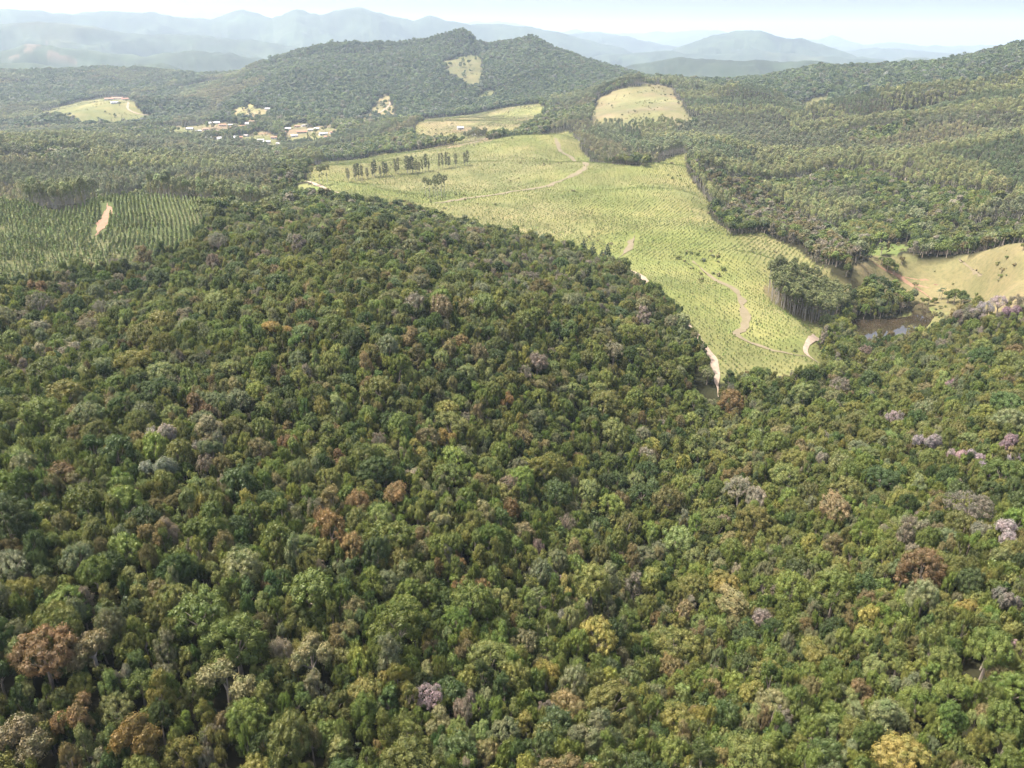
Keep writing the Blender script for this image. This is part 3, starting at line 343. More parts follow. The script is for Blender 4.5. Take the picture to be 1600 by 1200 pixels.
# roads and tracks laid on the ground
ROADSET = []
def road(key, name, label, mat, lift=0.25, ragged=0.32):
    d = PATH[key]; w = d['w']; p = smooth_line(d['pts'], 3.0)
    t = np.gradient(p, axis=0); t /= np.hypot(t[:, 0], t[:, 1])[:, None] + 1e-9; nrm = np.stack([t[:, 1], -t[:, 0]], 1)
    cols = np.linspace(-0.5, 0.5, 5); V = []
    for i, c_ in enumerate(cols):
        wob_ = fbm(p[:, 0], p[:, 1], w * 2.2, 3, 100 + i) * w * (ragged if abs(c_) > 0.4 else 0.03)
        taper = np.ones(len(p))
        if ragged > 0.2: taper = 0.06 + 0.94 * sstep(0, 12, np.minimum(np.arange(len(p)), len(p) - 1 - np.arange(len(p))))
        q = p + nrm * ((c_ * w * taper) + wob_ * np.sign(c_))[:, None]
        V.append(np.concatenate([q, (height(q[:, 0], q[:, 1]) + lift)[:, None]], 1))
    n = len(p); V = np.concatenate(V); ii = np.arange(n * 5).reshape(5, n)
    F_ = np.stack([ii[:-1, :-1], ii[1:, :-1], ii[1:, 1:], ii[:-1, 1:]], -1).reshape(-1, 4)
    ROADSET.append((p[::2], w))
    return tag(link(name, mesh_np(name, V, F_, [mat], smooth=True)), label, 'road' if 'road' in name else 'track', kind='structure')
road('main_road', 'dirt_road', 'pale dirt road along the valley between forest and plantation field', DIRT, 0.35); MAINROAD = ROADSET[0][0]
road('bend_road', 'dirt_road', 'pale dirt road bend at the lower right tip of the field', DIRT, 0.35)
road('ridge_track', 'dirt_track', 'worn brown track over the crest of the green field', TRACK, ragged=0.8)
road('spur_track', 'dirt_track', 'brown track winding down the spur of the field to the road bend', TRACK, ragged=0.6)
road('cut_track', 'dirt_track', 'short brown track rising from the valley into the field', TRACK, ragged=0.4)
road('plantation_track', 'dirt_track', 'red earth track between young trees at the left', REDDIRT, ragged=0.4)
road('pasture_track', 'dirt_track', 'reddish track along the foot of the pasture above the pond', REDDIRT, ragged=0.3)
road('far_road', 'dirt_road', 'thin pale road up the clearing at the foot of the central hill', DIRT, 0.6)
road('field_road', 'dirt_track', 'brown strip of bare soil along the far edge of the field', TRACK, 0.5, ragged=0.5)
road('hill_track', 'dirt_track', 'pale track by the hilltop houses at the left', DIRT, 0.6)
road('erosion', 'erosion_gully', 'upper red earth scar on the pasture bank above the pond', REDDIRT, ragged=0.8)
road('erosion2', 'erosion_gully', 'lower red earth scar on the pasture bank above the pond', REDDIRT, ragged=0.8)
road('erosion3', 'erosion_gully', 'faint reddish scar running down the middle of the pasture', TRACK, ragged=1.0)
road('stand_track', 'dirt_track', 'short pale track in the wooded valley at the right', DIRT, 0.6, ragged=0.5)

# pond
def pond():
    p = smooth_line(POND + [POND[0]], 1.5)[:-1]
    m, n, N, L = nodes('pond_water')
    b = N('ShaderNodeBsdfPrincipled'); b.inputs['Base Color'].default_value = (0.10, 0.075, 0.045, 1); b.inputs['Roughness'].default_value = 0.03
    b.inputs['IOR'].default_value = 1.6
    g = N('ShaderNodeNewGeometry'); f = noise(N, L, g.outputs['Position'], 0.8, 3)
    bn = N('ShaderNodeBump'); bn.inputs['Strength'].default_value = 0.05; L(f, bn.inputs['Height']); L(bn.outputs[0], b.inputs['Normal'])
    L(ramp(N, L, noise(N, L, g.outputs['Position'], 0.12, 4), [(0.35, (0.022, 0.018, 0.011)), (0.7, (0.042, 0.032, 0.020))]), b.inputs['Base Color'])
    o = N('ShaderNodeOutputMaterial'); L(b.outputs[0], o.inputs[0])
    V = np.concatenate([p, np.full((len(p), 1), -164.6)], 1)
    me = bpy.data.meshes.new('pond_water'); me.from_pydata(V.tolist(), [], [list(range(len(V)))]); me.materials.append(m)
    tag(link('pond_water', me), 'still brown pond below the pasture, blue where it mirrors the sky', 'pond', kind='structure')
pond()
# ---------------------------------------------------------------- tree meshes
def unit(v): return v / (np.linalg.norm(v, axis=-1, keepdims=True) + 1e-9)
def icosphere():
    t = (1 + 5 ** 0.5) / 2
    v = unit(np.array([(-1, t, 0), (1, t, 0), (-1, -t, 0), (1, -t, 0), (0, -1, t), (0, 1, t), (0, -1, -t), (0, 1, -t), (t, 0, -1), (t, 0, 1), (-t, 0, -1), (-t, 0, 1)], float))
    f = [(0, 11, 5), (0, 5, 1), (0, 1, 7), (0, 7, 10), (0, 10, 11), (1, 5, 9), (5, 11, 4), (11, 10, 2), (10, 7, 6), (7, 1, 8), (3, 9, 4), (3, 4, 2), (3, 2, 6), (3, 6, 8), (3, 8, 9), (4, 9, 5), (2, 4, 11), (6, 2, 10), (8, 6, 7), (9, 8, 1)]
    return v, np.array(f)
ICO_V, ICO_F = icosphere()
def ico2():
    v = ICO_V.tolist(); f = []; mid = {}
    def m(a, b):
        k = (min(a, b), max(a, b))
        if k not in mid: mid[k] = len(v); v.append(unit((np.array(v[a]) + np.array(v[b]))[None])[0].tolist())
        return mid[k]
    for a, b, c in ICO_F: ab, bc, ca = m(a, b), m(b, c), m(c, a); f += [(a, ab, ca), (b, bc, ab), (c, ca, bc), (ab, bc, ca)]
    return np.array(v), np.array(f)
ICO2_V, ICO2_F = ico2()
def foliage(lobes, center, n_leaf, leaf, seed, core=0.8, lumpy=0.2, updown=-0.25, tilt=0.55, core_hi=False):
    """leaf-sized faces over many overlapping lobes, with a rough core inside each so that the crown is dense"""
    g = np.random.default_rng(seed); L = np.array(lobes, float)
    rad = L[:, 3]; wgt = rad ** 2 / (rad ** 2).sum()
    pick = g.choice(len(L), size=int(n_leaf * 1.9), p=wgt)
    n = unit(g.normal(size=(len(pick), 3))); c = L[pick, :3]
    out = unit(c - np.array(center) + 1e-6)
    keep = ((n * out).sum(1) > -0.15) & (n[:, 2] > updown - 0.35 * g.random(len(pick)))
    n, c, pick = n[keep][:n_leaf], c[keep][:n_leaf], pick[keep][:n_leaf]
    r = rad[pick]; ph = g.random(3) * 6
    fr = 4.2
    lump = np.sin(n[:, 0] * fr + pick * 1.7 + ph[0]) * np.sin(n[:, 1] * fr + pick * 2.9 + ph[1]) + np.sin(n[:, 2] * fr * 1.3 + pick + ph[2]) * 0.6
    p = c + n * (r * (1 + lumpy * lump * 0.7 + 0.10 * g.normal(size=len(n))))[:, None]
    nn = unit(n + tilt * g.normal(size=n.shape)); t = unit(np.cross(nn, g.normal(size=n.shape))); b = np.cross(nn, t)
    s = leaf * (0.55 + 0.8 * g.random(len(n))); a = (s * 0.62)[:, None]; s = s[:, None]
    k = len(n)
    V = np.concatenate([p - t * s * .5, p + b * a * .5 + nn * s * .08, p + t * s * .5, p - b * a * .5 + nn * s * .08])
    ar = np.arange(k); F4 = np.stack([ar, ar + 3 * k, ar + 2 * k, ar + k], 1)
    lobe_shift = g.normal(size=len(L)) * 0.10
    sh = np.clip(g.beta(2.2, 2.2, k) * 0.75 + 0.12 + lobe_shift[pick] + 0.12 * lump, 0, 1)
    if core <= 0: return V, [F4], sh
    iv, iF = (ICO2_V, ICO2_F) if core_hi else (ICO_V, ICO_F)
    cv = []; cf = []; m = len(iv)
    for i, (x, y, z, rr) in enumerate(L):
        rough = 1 + 0.22 * np.sin(iv[:, 0] * 5 + i) * np.sin(iv[:, 1] * 5 + 2 * i) + 0.07 * g.normal(size=m)
        cv.append(iv * (rr * core * rough)[:, None] + (x, y, z)); cf.append(iF + i * m + len(V))
    F3 = np.concatenate(cf)
    sh3 = np.clip(0.35 + lobe_shift[np.repeat(np.arange(len(L)), len(iF))] + 0.15 * g.normal(size=len(F3)), 0, 1)
    return np.concatenate([V] + cv), [F4, F3], np.concatenate([sh, sh3])
def tube(a, b, r0, r1, sides=6):
    a, b = np.array(a, float), np.array(b, float); d = unit((b - a)[None])[0]
    x = unit(np.cross(d, (0.3, 1, 0.2))[None])[0]; y = np.cross(d, x)
    an = np.arange(sides) / sides * 2 * math.pi
    ring = np.cos(an)[:, None] * x + np.sin(an)[:, None] * y
    V = np.concatenate([a + ring * r0, b + ring * r1]); i = np.arange(sides); j = (i + 1) % sides
    return V, np.stack([i, j, j + sides, i + sides], 1)
def tubes(segs, sides=6):
    V = []; F = []; n = 0
    for s in segs:
        v, f = tube(*s, sides=sides); V.append(v); F.append(f + n); n += len(v)
    return np.concatenate(V), np.concatenate(F)
def leaf_mesh(name, V, F, sh):
    me = mesh_np(name, V, F, [LEAF])
    a = me.attributes.new('shade', 'FLOAT', 'FACE'); a.data.foreach_set('value', sh.astype(np.float32))
    return me
def joined(name, crown, trunk, bark):
    V, F, sh = crown; tv, tf = trunk; Fs = F + [tf + len(V)]
    mi = np.concatenate([np.zeros(sum(len(f) for f in F)), np.ones(len(tf))])
    me = mesh_np(name, np.concatenate([V, tv]), Fs, [LEAF, bark], mi)
    a = me.attributes.new('shade', 'FLOAT', 'FACE'); a.data.foreach_set('value', np.concatenate([sh, np.full(len(tf), .5)]).astype(np.float32))
    return me
CZ = 1.6          # height of the crown's middle in a tree of crown radius 1
def broadleaf_lobes(kind, seed, fine=1.0):
    g = np.random.default_rng(seed); L = []
    if kind in ('dome', 'umbrella'):
        n = int((40 if kind == 'dome' else 46) * fine); hz = 0.86 if kind == 'dome' else 0.62
        r0, r1 = (0.17, 0.33) if kind == 'dome' else (0.14, 0.27)
        for i in range(n):
            z = 1 - (i + 0.5) / n * 1.55; ph = i * 2.39996 + g.normal() * 0.25
            q = math.sqrt(max(0, 1 - z * z)); rr = g.uniform(r0, r1) * fine ** -0.45
            k = 1 - rr * 0.85 + g.normal() * 0.10
            L.append((q * math.cos(ph) * k, q * math.sin(ph) * k, CZ + z * hz * k, rr))
    elif kind == 'irregular':
        for j in range(g.integers(4, 7)):
            ph = j * 2.2 + g.normal() * .4; d = g.uniform(.25, .68); cz = CZ + g.uniform(-.5, .42); R = g.uniform(.34, .5)
            for i in range(int(10 * fine)):
                z = 1 - (i + .5) / (10 * fine) * 1.7; a = i * 2.4 + j; q = math.sqrt(max(0, 1 - z * z)); rr = R * g.uniform(.34, .55) * fine ** -0.4
                L.append((math.cos(ph) * d + q * math.cos(a) * (R - rr * .8), math.sin(ph) * d + q * math.sin(a) * (R - rr * .8), cz + z * (R - rr * .8), rr))
    elif kind == 'sparse':
        for i in range(int(36 * fine)):
            z = 1 - (i + .5) / (36 * fine) * 1.3; a = i * 2.4 + g.normal() * .4; q = math.sqrt(max(0, 1 - z * z)); k = g.uniform(.6, .95); rr = g.uniform(.13, .24) * fine ** -0.3
            L.append((q * math.cos(a) * k, q * math.sin(a) * k, CZ + z * .75 * k, rr))
    else:  # 'tall': stacked, uneven heads
        for j in range(5):
            cz = CZ - .7 + j * .38; R = (.62, .66, .58, .5, .36)[j] * g.uniform(.85, 1.1); ox, oy = g.normal(size=2) * .18
            for i in range(int(9 * fine)):
                a = i / (9 * fine) * 2 * math.pi + j * .4 + g.normal() * .2; rr = g.uniform(.17, .28) * fine ** -0.4
                L.append((ox + math.cos(a) * R, oy + math.sin(a) * R, cz + g.normal() * .1, rr))
        L.append((0, 0, CZ + 1.0, .25))
    return L
def broadleaf_trunk(lobes, seed, kind):
    g = np.random.default_rng(seed + 99); segs = [((0, 0, -0.15), (0.03, 0.02, 0.7), .10, .075), ((0.03, 0.02, .7), (0, 0.03, 1.1), .075, .06)]
    n = 16 if kind == 'sparse' else 6
    for q in g.choice(len(lobes), size=min(n, len(lobes)), replace=False):
        x, y, z, r = lobes[q]; mid = (x * .45, y * .45, 1.1 + (z - 1.1) * .55)
        segs += [((0, 0.03, 1.05), mid, .036, .02), (mid, (x, y, z), .02, .006)]
    return tubes(segs, 5)
KINDS_B = ['dome', 'irregular', 'dome', 'umbrella', 'irregular', 'tall', 'sparse', 'dome', 'irregular', 'umbrella', 'tall', 'sparse']
HI = []      # (kind, crown mesh, trunk mesh, joined mesh)
for i, kd in enumerate(KINDS_B + KINDS_B[:6]):
    fine = 1.7 if i in (0, 3, 4, 7, 12, 15) else 1.0
    lb = broadleaf_lobes(kd, 100 + i, fine); nl = int((9800 if fine > 1 else 6000) * (0.85 if kd == 'sparse' else 1))
    cr = foliage(lb, (0, 0, CZ - .3), nl, 0.053 if fine > 1 else 0.067, 200 + i, core=0 if kd == 'sparse' else .70, tilt=.42, lumpy=.30)
    tr = broadleaf_trunk(lb, i, kd); bk = BARK
    HI.append((kd, fine, leaf_mesh('crown', *cr), mesh_np('trunk', *tr, [bk]), joined('broadleaf', cr, tr, bk)))
MIDB = []
for i, kd in enumerate(['dome', 'irregular', 'tall', 'umbrella', 'sparse', 'irregular']):
    lb = broadleaf_lobes(kd, 300 + i, .7)
    cr = foliage(lb, (0, 0, CZ - .3), 620, .19, 330 + i, core=0 if kd == 'sparse' else .8)
    MIDB.append(joined('broadleaf_mid', cr, tubes([((0, 0, 0), (0, 0, 1.6), .09, .05)], 4), BARK))
LOWB = []
for i, kd in enumerate(['dome', 'irregular', 'tall', 'dome']):
    lb = broadleaf_lobes(kd, 400 + i, .35)
    cr = foliage(lb, (0, 0, CZ - .3), 150, .36, 430 + i, core=.8)
    LOWB.append(joined('broadleaf_low', cr, tubes([((0, 0, 0), (0, 0, 1.6), .09, .05)], 3), BARK))
def euc_lobes(seed, H=22., cr=2.7, n=20):
    g = np.random.default_rng(seed); L = []          # an airy head high on a bare stem, a few tufts lower down
    top = n - max(2, n // 6)
    for i in range(n):
        if i < top:
            t = 1 - (i + .5) / top * 1.7; q = math.sqrt(max(0, 1 - t * t)); a = i * 2.4 + g.normal() * .3; rr = g.uniform(.30, .46) * cr * (20 / n) ** .33
            k = g.uniform(.62, .85); L.append((math.cos(a) * q * cr * k, math.sin(a) * q * cr * k, H * .785 + t * H * .19 * k + g.normal() * .3, rr))
        else:
            a = g.random() * 6.28; L.append((math.cos(a) * .8, math.sin(a) * .8, H * g.uniform(.42, .6), cr * .28))
    return L
def euc_trunk(seed, H=22.):
    g = np.random.default_rng(seed); x, y = g.normal(size=2) * .25
    s = [((0, 0, -.5), (x, y, H * .5), .24, .17), ((x, y, H * .5), (x * 1.3, y * 1.3, H * .95), .17, .04)]
    for i in range(5):
        z = H * (.45 + .1 * i); a = i * 2.4; s.append(((x, y, z), (math.cos(a) * 1.3, math.sin(a) * 1.3, z + 1.6), .07, .03))
    return tubes(s, 5)
EUC = []
for i in range(5):
    lb = euc_lobes(500 + i, n=22); cr = foliage(lb, (0, 0, 15), 900, .5, 520 + i, core=.66, tilt=.6, updown=-.6, lumpy=.3); tr = euc_trunk(i)
    EUC.append((leaf_mesh('crown', *cr), mesh_np('trunk', *tr, [PALE_BARK]), joined('eucalyptus', cr, tr, PALE_BARK)))
EUCL = []
for i in range(4):
    lb = euc_lobes(600 + i, n=12, cr=2.9); cr = foliage(lb, (0, 0, 15), 190, .95, 620 + i, core=.75, tilt=.6, updown=-.6)
    EUCL.append(joined('eucalyptus_low', cr, tubes([((0, 0, 0), (0, 0, 20), .24, .08)], 4), PALE_BARK))
def young_mesh(seed, H, R, n, leaf):     # a planted sapling: a leafy spire
    g = np.random.default_rng(seed); t = g.random(n) ** 0.8; a = g.random(n) * 6.283; r = R * (1 - t * .85) * g.uniform(.35, 1, n)
    p = np.stack([np.cos(a) * r, np.sin(a) * r, H * (.06 + .94 * t)], 1)
    nn = unit(np.stack([np.cos(a), np.sin(a), .8 + 0 * a], 1) + .5 * g.normal(size=(n, 3))); tt = unit(np.cross(nn, g.normal(size=(n, 3)))); b = np.cross(nn, tt)
    s = (leaf * (.6 + .8 * g.random(n)))[:, None]
    V = np.concatenate([p - tt * s * .5, p + b * s * .3, p + tt * s * .5, p - b * s * .3]); k = np.arange(n)
    F4 = np.stack([k, k + n * 3, k + 2 * n, k + n], 1)
    tv, tf = tube((0, 0, -.1), (0, 0, H * .9), R * .09, R * .03, 4)
    return joined('sapling', (V, [F4], g.random(n)), (tv, tf), BARK)
SAPL = [young_mesh(700 + i, 1.0, .55, 34, .34) for i in range(4)]
PLANT = [young_mesh(720 + i, 1.0, .26, 70, .17) for i in range(4)]

# ---------------------------------------------------------------- where trees stand
OPEN = ['field', 'plantation', 'pasture', 'bare_hill', 'far_field', 'hill_pasture', 'clearing_a', 'clearing_b', 'clearing_c', 'clearing_d', 'clearing_e', 'village_a', 'village_b', 'village_c', 'gap_hill', 'pond_bank', 'marsh', 'bank_green', 'grove']
def wooded(x, y, jit=4.0):
    fw = np.clip((np.hypot(x, y) - 1100) / 1000, 0, 1) * 26
    x2 = x + fbm(x, y, 30, 2, 81) * jit + fbm(x, y, 70, 3, 61) * fw; y2 = y + fbm(x, y, 30, 2, 82) * jit + fbm(x, y, 70, 3, 71) * fw
    k = np.ones(len(x), bool)
    loose = np.random.default_rng(len(x)).random(len(x)) < .05
    for n_ in OPEN:
        i_ = inside(POLY[n_], x2, y2)
        k &= ~i_ if n_ in ('field', 'plantation', 'pasture', 'pond_bank', 'grove', 'bank_green', 'bare_hill', 'marsh', 'far_field', 'hill_pasture') else (~i_ | loose)
    for p, w_ in ROADSET: k &= line_dist(p, x, y) > w_ * .5 + 2.2
    k &= ~inside(POND, x, y) & (line_dist(MAINROAD, x, y) > 4.2 + 8 * (vnoise(x / 38, y / 38, 9) > .52))
    for hx, hy, wp, _ in POS['house']:
        hr = math.hypot(hx, hy); W = wp * hr / 1218
        for s_ in (1.0, 1 - 16 / hr, 1 - 34 / hr): k &= np.hypot(x - hx * s_, y - hy * s_) > W * .5 + 5.5
    return k
PAL = {'green': (0.102, 0.127, 0.030), 'dark green': (0.056, 0.080, 0.025), 'olive green': (0.125, 0.131, 0.039), 'yellow green': (0.161, 0.167, 0.043), 'grey green': (0.138, 0.147, 0.079),
       'brown': (0.136, 0.110, 0.051), 'pale green': (0.159, 0.182, 0.069),
       'rust': (0.160, 0.104, 0.049), 'ochre': (0.175, 0.133, 0.042), 'gold': (0.172, 0.161, 0.047), 'tan': (0.175, 0.152, 0.077), 'grey': (0.180, 0.156, 0.127), 'pink': (0.254, 0.194, 0.230)}
COMMON = ['green', 'dark green', 'olive green', 'yellow green', 'grey green', 'brown', 'pale green', 'tan', 'grey']
def common_colour(x, y, g):
    a = fbm(x, y, 90, 3, 201); b = fbm(x, y, 70, 3, 205)
    r = g.random()
    # the right-hand slope is more yellow-olive, the ridge crest greyer, the gully darker green
    right = sstep(40, 200, x - y * .15); crest = sstep(300, 430, y)
    w_ = np.array([.30 + .2 * max(a, -.6), .20 - .25 * a, .18 + .22 * right + .2 * b, .07 + .12 * right, .12 + .10 * crest - .04 * right, .04, .09 - .05 * right, .03, .025 + .10 * crest])
    w_ = np.clip(w_, .01, 1); w_ /= w_.sum()
    return COMMON[int(np.searchsorted(np.cumsum(w_), r))] if r < .9999 else 'green'
def jitter(c, g, amt=.14):
    c = np.array(c) * math.exp(g.normal() * amt); return np.clip(c * np.exp(g.normal(size=3) * .05), 0, 1)

# foreground rainforest: trees of very different size, packed crown to crown
g = np.random.default_rng(11)
trees = []           # x, y, R, colour, landmark
grid = {}
CELL = 7.0
def fits(x, y, R, k):
    ci, cj = int(x // CELL), int(y // CELL)
    for i in range(ci - 2, ci + 3):
        for j in range(cj - 2, cj + 3):
            for (a, b, r2) in grid.get((i, j), ()):
                if (a - x) ** 2 + (b - y) ** 2 < ((R + r2) * k) ** 2: return False
    return True
def put(x, y, R, col, mark):
    grid.setdefault((int(x // CELL), int(y // CELL)), []).append((x, y, R)); trees.append((x, y, R, col, mark))
for x, y, R, col in LANDMARK: put(x, y, min(R, 4.9), col, True)
for (ra, rb, num, k) in ((3.5, 5.2, 700, .98), (2.4, 3.4, 9000, .78), (1.7, 2.4, 52000, .68), (1.2, 1.7, 52000, .60)):
    r = np.sqrt(g.uniform(58 ** 2, 560 ** 2, num)); t = g.uniform(-.86, .86, num); x, y = r * np.sin(t), r * np.cos(t)
    ok = wooded(x, y)
    for xi, yi in zip(x[ok], y[ok]):
        R = g.uniform(ra, rb)
        if fits(xi, yi, R, k): put(xi, yi, R, common_colour(xi, yi, g), False)
TX = np.array([t[0] for t in trees]); TY = np.array([t[1] for t in trees]); TR = np.array([t[2] for t in trees])
TZ = gheight(TX, TY); TS = TR * .66 + 2.25 + g.normal(size=len(TR)) * .5
TS = np.clip(TS + (TR > 3.6) * g.uniform(0, .45, len(TR)), 2.2, 7.0)
TQ = np.exp(g.normal(size=len(TR)) * .14)
TU, TV, TD = in_photo(TX, TY, TZ + TS * 1.8)
print('foreground trees', len(trees))
def variant_for(R, col, g):
    if col in ('pink', 'grey'): return int(g.choice([6, 11, 1, 8, 13]))
    if col in ('rust', 'ochre', 'tan', 'brown'): return int(g.choice([0, 1, 2, 3, 4, 8, 13, 16]))
    if R > 2.9: return int(g.choice([0, 3, 4, 7, 12, 15, 4, 0, 9]))
    return int(g.choice([1, 2, 5, 7, 8, 9, 10, 13, 14, 16, 17]))
# --- individuals: every standout tree, then the ones that show largest
inview = (TU > -20) & (TU < 1620) & (TV > 250) & (TV < 1225)
mark = np.array([t[4] for t in trees]) & inview
size = np.where(inview, TR / TD, 0); order = np.argsort(-size)
chosen = list(np.where(mark)[0]) + [i for i in order if not mark[i] and inview[i]][:296 - int(mark.sum())]
SIZEW = lambda R: 'broad' if R > 3.4 else ('medium-sized' if R > 2.7 else 'small')
LOOK = {'dome': 'domed', 'umbrella': 'flat-topped', 'irregular': 'many-headed', 'tall': 'tall-crowned', 'sparse': 'thinly leaved'}
COLW = {'rust': 'rust-orange', 'ochre': 'ochre-brown', 'gold': 'golden yellow-green', 'tan': 'tan-leaved', 'grey': 'grey-pink', 'pink': 'pink-flowering'}
def zone(u, v):
    cx = ['left edge', 'far left', 'left', 'centre left', 'left of centre', 'right of centre', 'centre right', 'right', 'far right', 'right edge'][int(np.clip(u / 160, 0, 9))]
    rows = [(430, 'ridge crest'), (540, 'upper slope'), (640, 'upper middle'), (740, 'middle'), (840, 'lower middle'), (930, 'lower forest'), (1020, 'low down'), (1110, 'near bottom'), (9999, 'bottom edge')]
    return next(t for m_, t in rows if v < m_) + ', ' + cx
NUM = ['', '', 'two', 'three', 'four', 'five', 'six', 'seven', 'eight', 'nine', 'ten']
ORD = ['leftmost', 'second from left', 'third from left', 'fourth from left', 'fifth from left', 'sixth from left', 'seventh from left', 'eighth from left', 'ninth from left', 'tenth from left']
def place_words(items):      # items: (key, u, desc, where) -> a label that singles each one out
    fam = {}
    for it in items: fam.setdefault((it[2], it[3]), []).append(it)
    lab = {}
    for (desc, where), L_ in fam.items():
        L_.sort(key=lambda q: q[1])
        for n_, it in enumerate(L_):
            lab[it[0]] = f'{desc} tree in the forest, {where}' if len(L_) == 1 else f'{ORD[min(n_, 9)]} of {NUM[min(len(L_), 10)]} {desc} trees, {where}'
    return lab
VAR = np.array([variant_for(TR[i], trees[i][3], g) for i in range(len(trees))])
labels = place_words([(i, TU[i], f"{SIZEW(TR[i])} {COLW.get(trees[i][3], trees[i][3])}", zone(TU[i], TV[i])) for i in chosen])
for i in chosen:
    kd, fine, cm, tm, jm = HI[VAR[i]]; col = trees[i][3]
    nm = {'pink': 'flowering_tree'}.get(col, 'broadleaf_tree')
    e = empty(nm, (TX[i], TY[i], TZ[i])); e.rotation_euler = (g.normal() * .05, g.normal() * .05, g.random() * 6.28); sq = math.exp(g.normal() * .13); e.scale = (TR[i] * sq, TR[i] / sq, TS[i])
    tag(e, labels[i], 'tree', 'single trees of the foreground forest' if nm == 'broadleaf_tree' else 'pink flowering trees of the forest')
    cr = link('crown', cm, e); cr['tint'] = [float(q) for q in jitter(PAL[col], g)]
    link('trunk', tm, e)

# --- the rest: one mass of forest, instanced on points
def instancer(name, label, P, S, RZ, T, meshes, cat='forest', tilt=.05):
    me = bpy.data.meshes.new(name); n = len(P); me.vertices.add(n); me.vertices.foreach_set('co', np.asarray(P, np.float32).ravel())
    gg = np.random.default_rng(n)
    rot = np.stack([gg.normal(size=n) * tilt, gg.normal(size=n) * tilt, RZ], 1)
    for an, ty, arr, fld in (('scl', 'FLOAT_VECTOR', S, 'vector'), ('rot', 'FLOAT_VECTOR', rot, 'vector'), ('tint', 'FLOAT_COLOR', np.concatenate([T, np.ones((n, 1))], 1), 'color')):
        a = me.attributes.new(an, ty, 'POINT'); a.data.foreach_set(fld, np.asarray(arr, np.float32).ravel())
    a = me.attributes.new('pick', 'INT', 'POINT'); a.data.foreach_set('value', gg.integers(0, len(meshes), n).astype(np.int32))
    col = bpy.data.collections.new(name + '_kinds')
    for m_ in meshes: col.objects.link(bpy.data.objects.new(name + '_kind', m_))
    ng = bpy.data.node_groups.new(name, 'GeometryNodeTree')
    ng.interface.new_socket('Geometry', in_out='INPUT', socket_type='NodeSocketGeometry'); ng.interface.new_socket('Geometry', in_out='OUTPUT', socket_type='NodeSocketGeometry')
    N = ng.nodes.new; i_ = N('NodeGroupInput'); o_ = N('NodeGroupOutput'); ip = N('GeometryNodeInstanceOnPoints'); ci = N('GeometryNodeCollectionInfo')
    ci.inputs['Collection'].default_value = col; ci.inputs['Separate Children'].default_value = True; ci.inputs['Reset Children'].default_value = True
    def attr(nm, ty):
        q = N('GeometryNodeInputNamedAttribute'); q.data_type = ty; q.inputs['Name'].default_value = nm; return q.outputs['Attribute']
    Lk = ng.links.new
    Lk(i_.outputs[0], ip.inputs['Points']); Lk(ci.outputs[0], ip.inputs['Instance']); ip.inputs['Pick Instance'].default_value = True
    Lk(attr('pick', 'INT'), ip.inputs['Instance Index']); Lk(attr('scl', 'FLOAT_VECTOR'), ip.inputs['Scale'])
    er = N('FunctionNodeEulerToRotation'); Lk(attr('rot', 'FLOAT_VECTOR'), er.inputs[0]); Lk(er.outputs[0], ip.inputs['Rotation'])
    Lk(ip.outputs[0], o_.inputs[0])
    o = link(name, me); md = o.modifiers.new('plants', 'NODES'); md.node_group = ng
    return tag(o, label, cat, kind='stuff')
rest = np.setdiff1d(np.arange(len(trees)), chosen)
def tint_of(cols, g, amt=.14): return np.array([jitter(PAL[c_], g, amt) for c_ in cols])
for lo in range(3):                    # by crown form, so that colour and form go together as in the single trees
    sets = ([1, 2, 5, 8, 10, 13, 14, 16, 17], [0, 3, 4, 7, 9, 12, 15], [6, 11])[lo]
    sel = np.array([i for i in rest if VAR[i] in sets])
    instancer('forest_canopy', ('dense mixed rainforest canopy covering the foreground slopes', 'broad rainforest crowns filling the foreground slopes', 'thin grey crowns scattered through the foreground rainforest')[lo],
              np.stack([TX, TY, TZ], 1)[sel], np.stack([TR * TQ, TR / TQ, TS], 1)[sel], g.random(len(sel)) * 6.28, tint_of([trees[i][3] for i in sel], g), [HI[v][4] for v in sets])

# --- understorey closing the gaps between the big crowns
ux = g.uniform(-330, 330, 24000); uy = g.uniform(40, 520, 24000); k = (np.hypot(ux, uy) > 60) & (np.abs(np.arctan2(ux, uy)) < .86) & (np.hypot(ux, uy) < 470); ux, uy = ux[k], uy[k]
k = wooded(ux, uy, 2.0); ux, uy = ux[k], uy[k]; uR = g.uniform(1.3, 2.5, len(ux)); uS = g.uniform(1.9, 3.5, len(ux))
instancer('understorey', 'dark leafy understorey between the crowns of the foreground forest', np.stack([ux, uy, gheight(ux, uy) - .4 * uS], 1), np.stack([uR, uR, uS], 1), g.random(len(ux)) * 6.28, tint_of(g.choice(['dark green', 'green', 'olive green'], len(ux)), g), MIDB[:3])

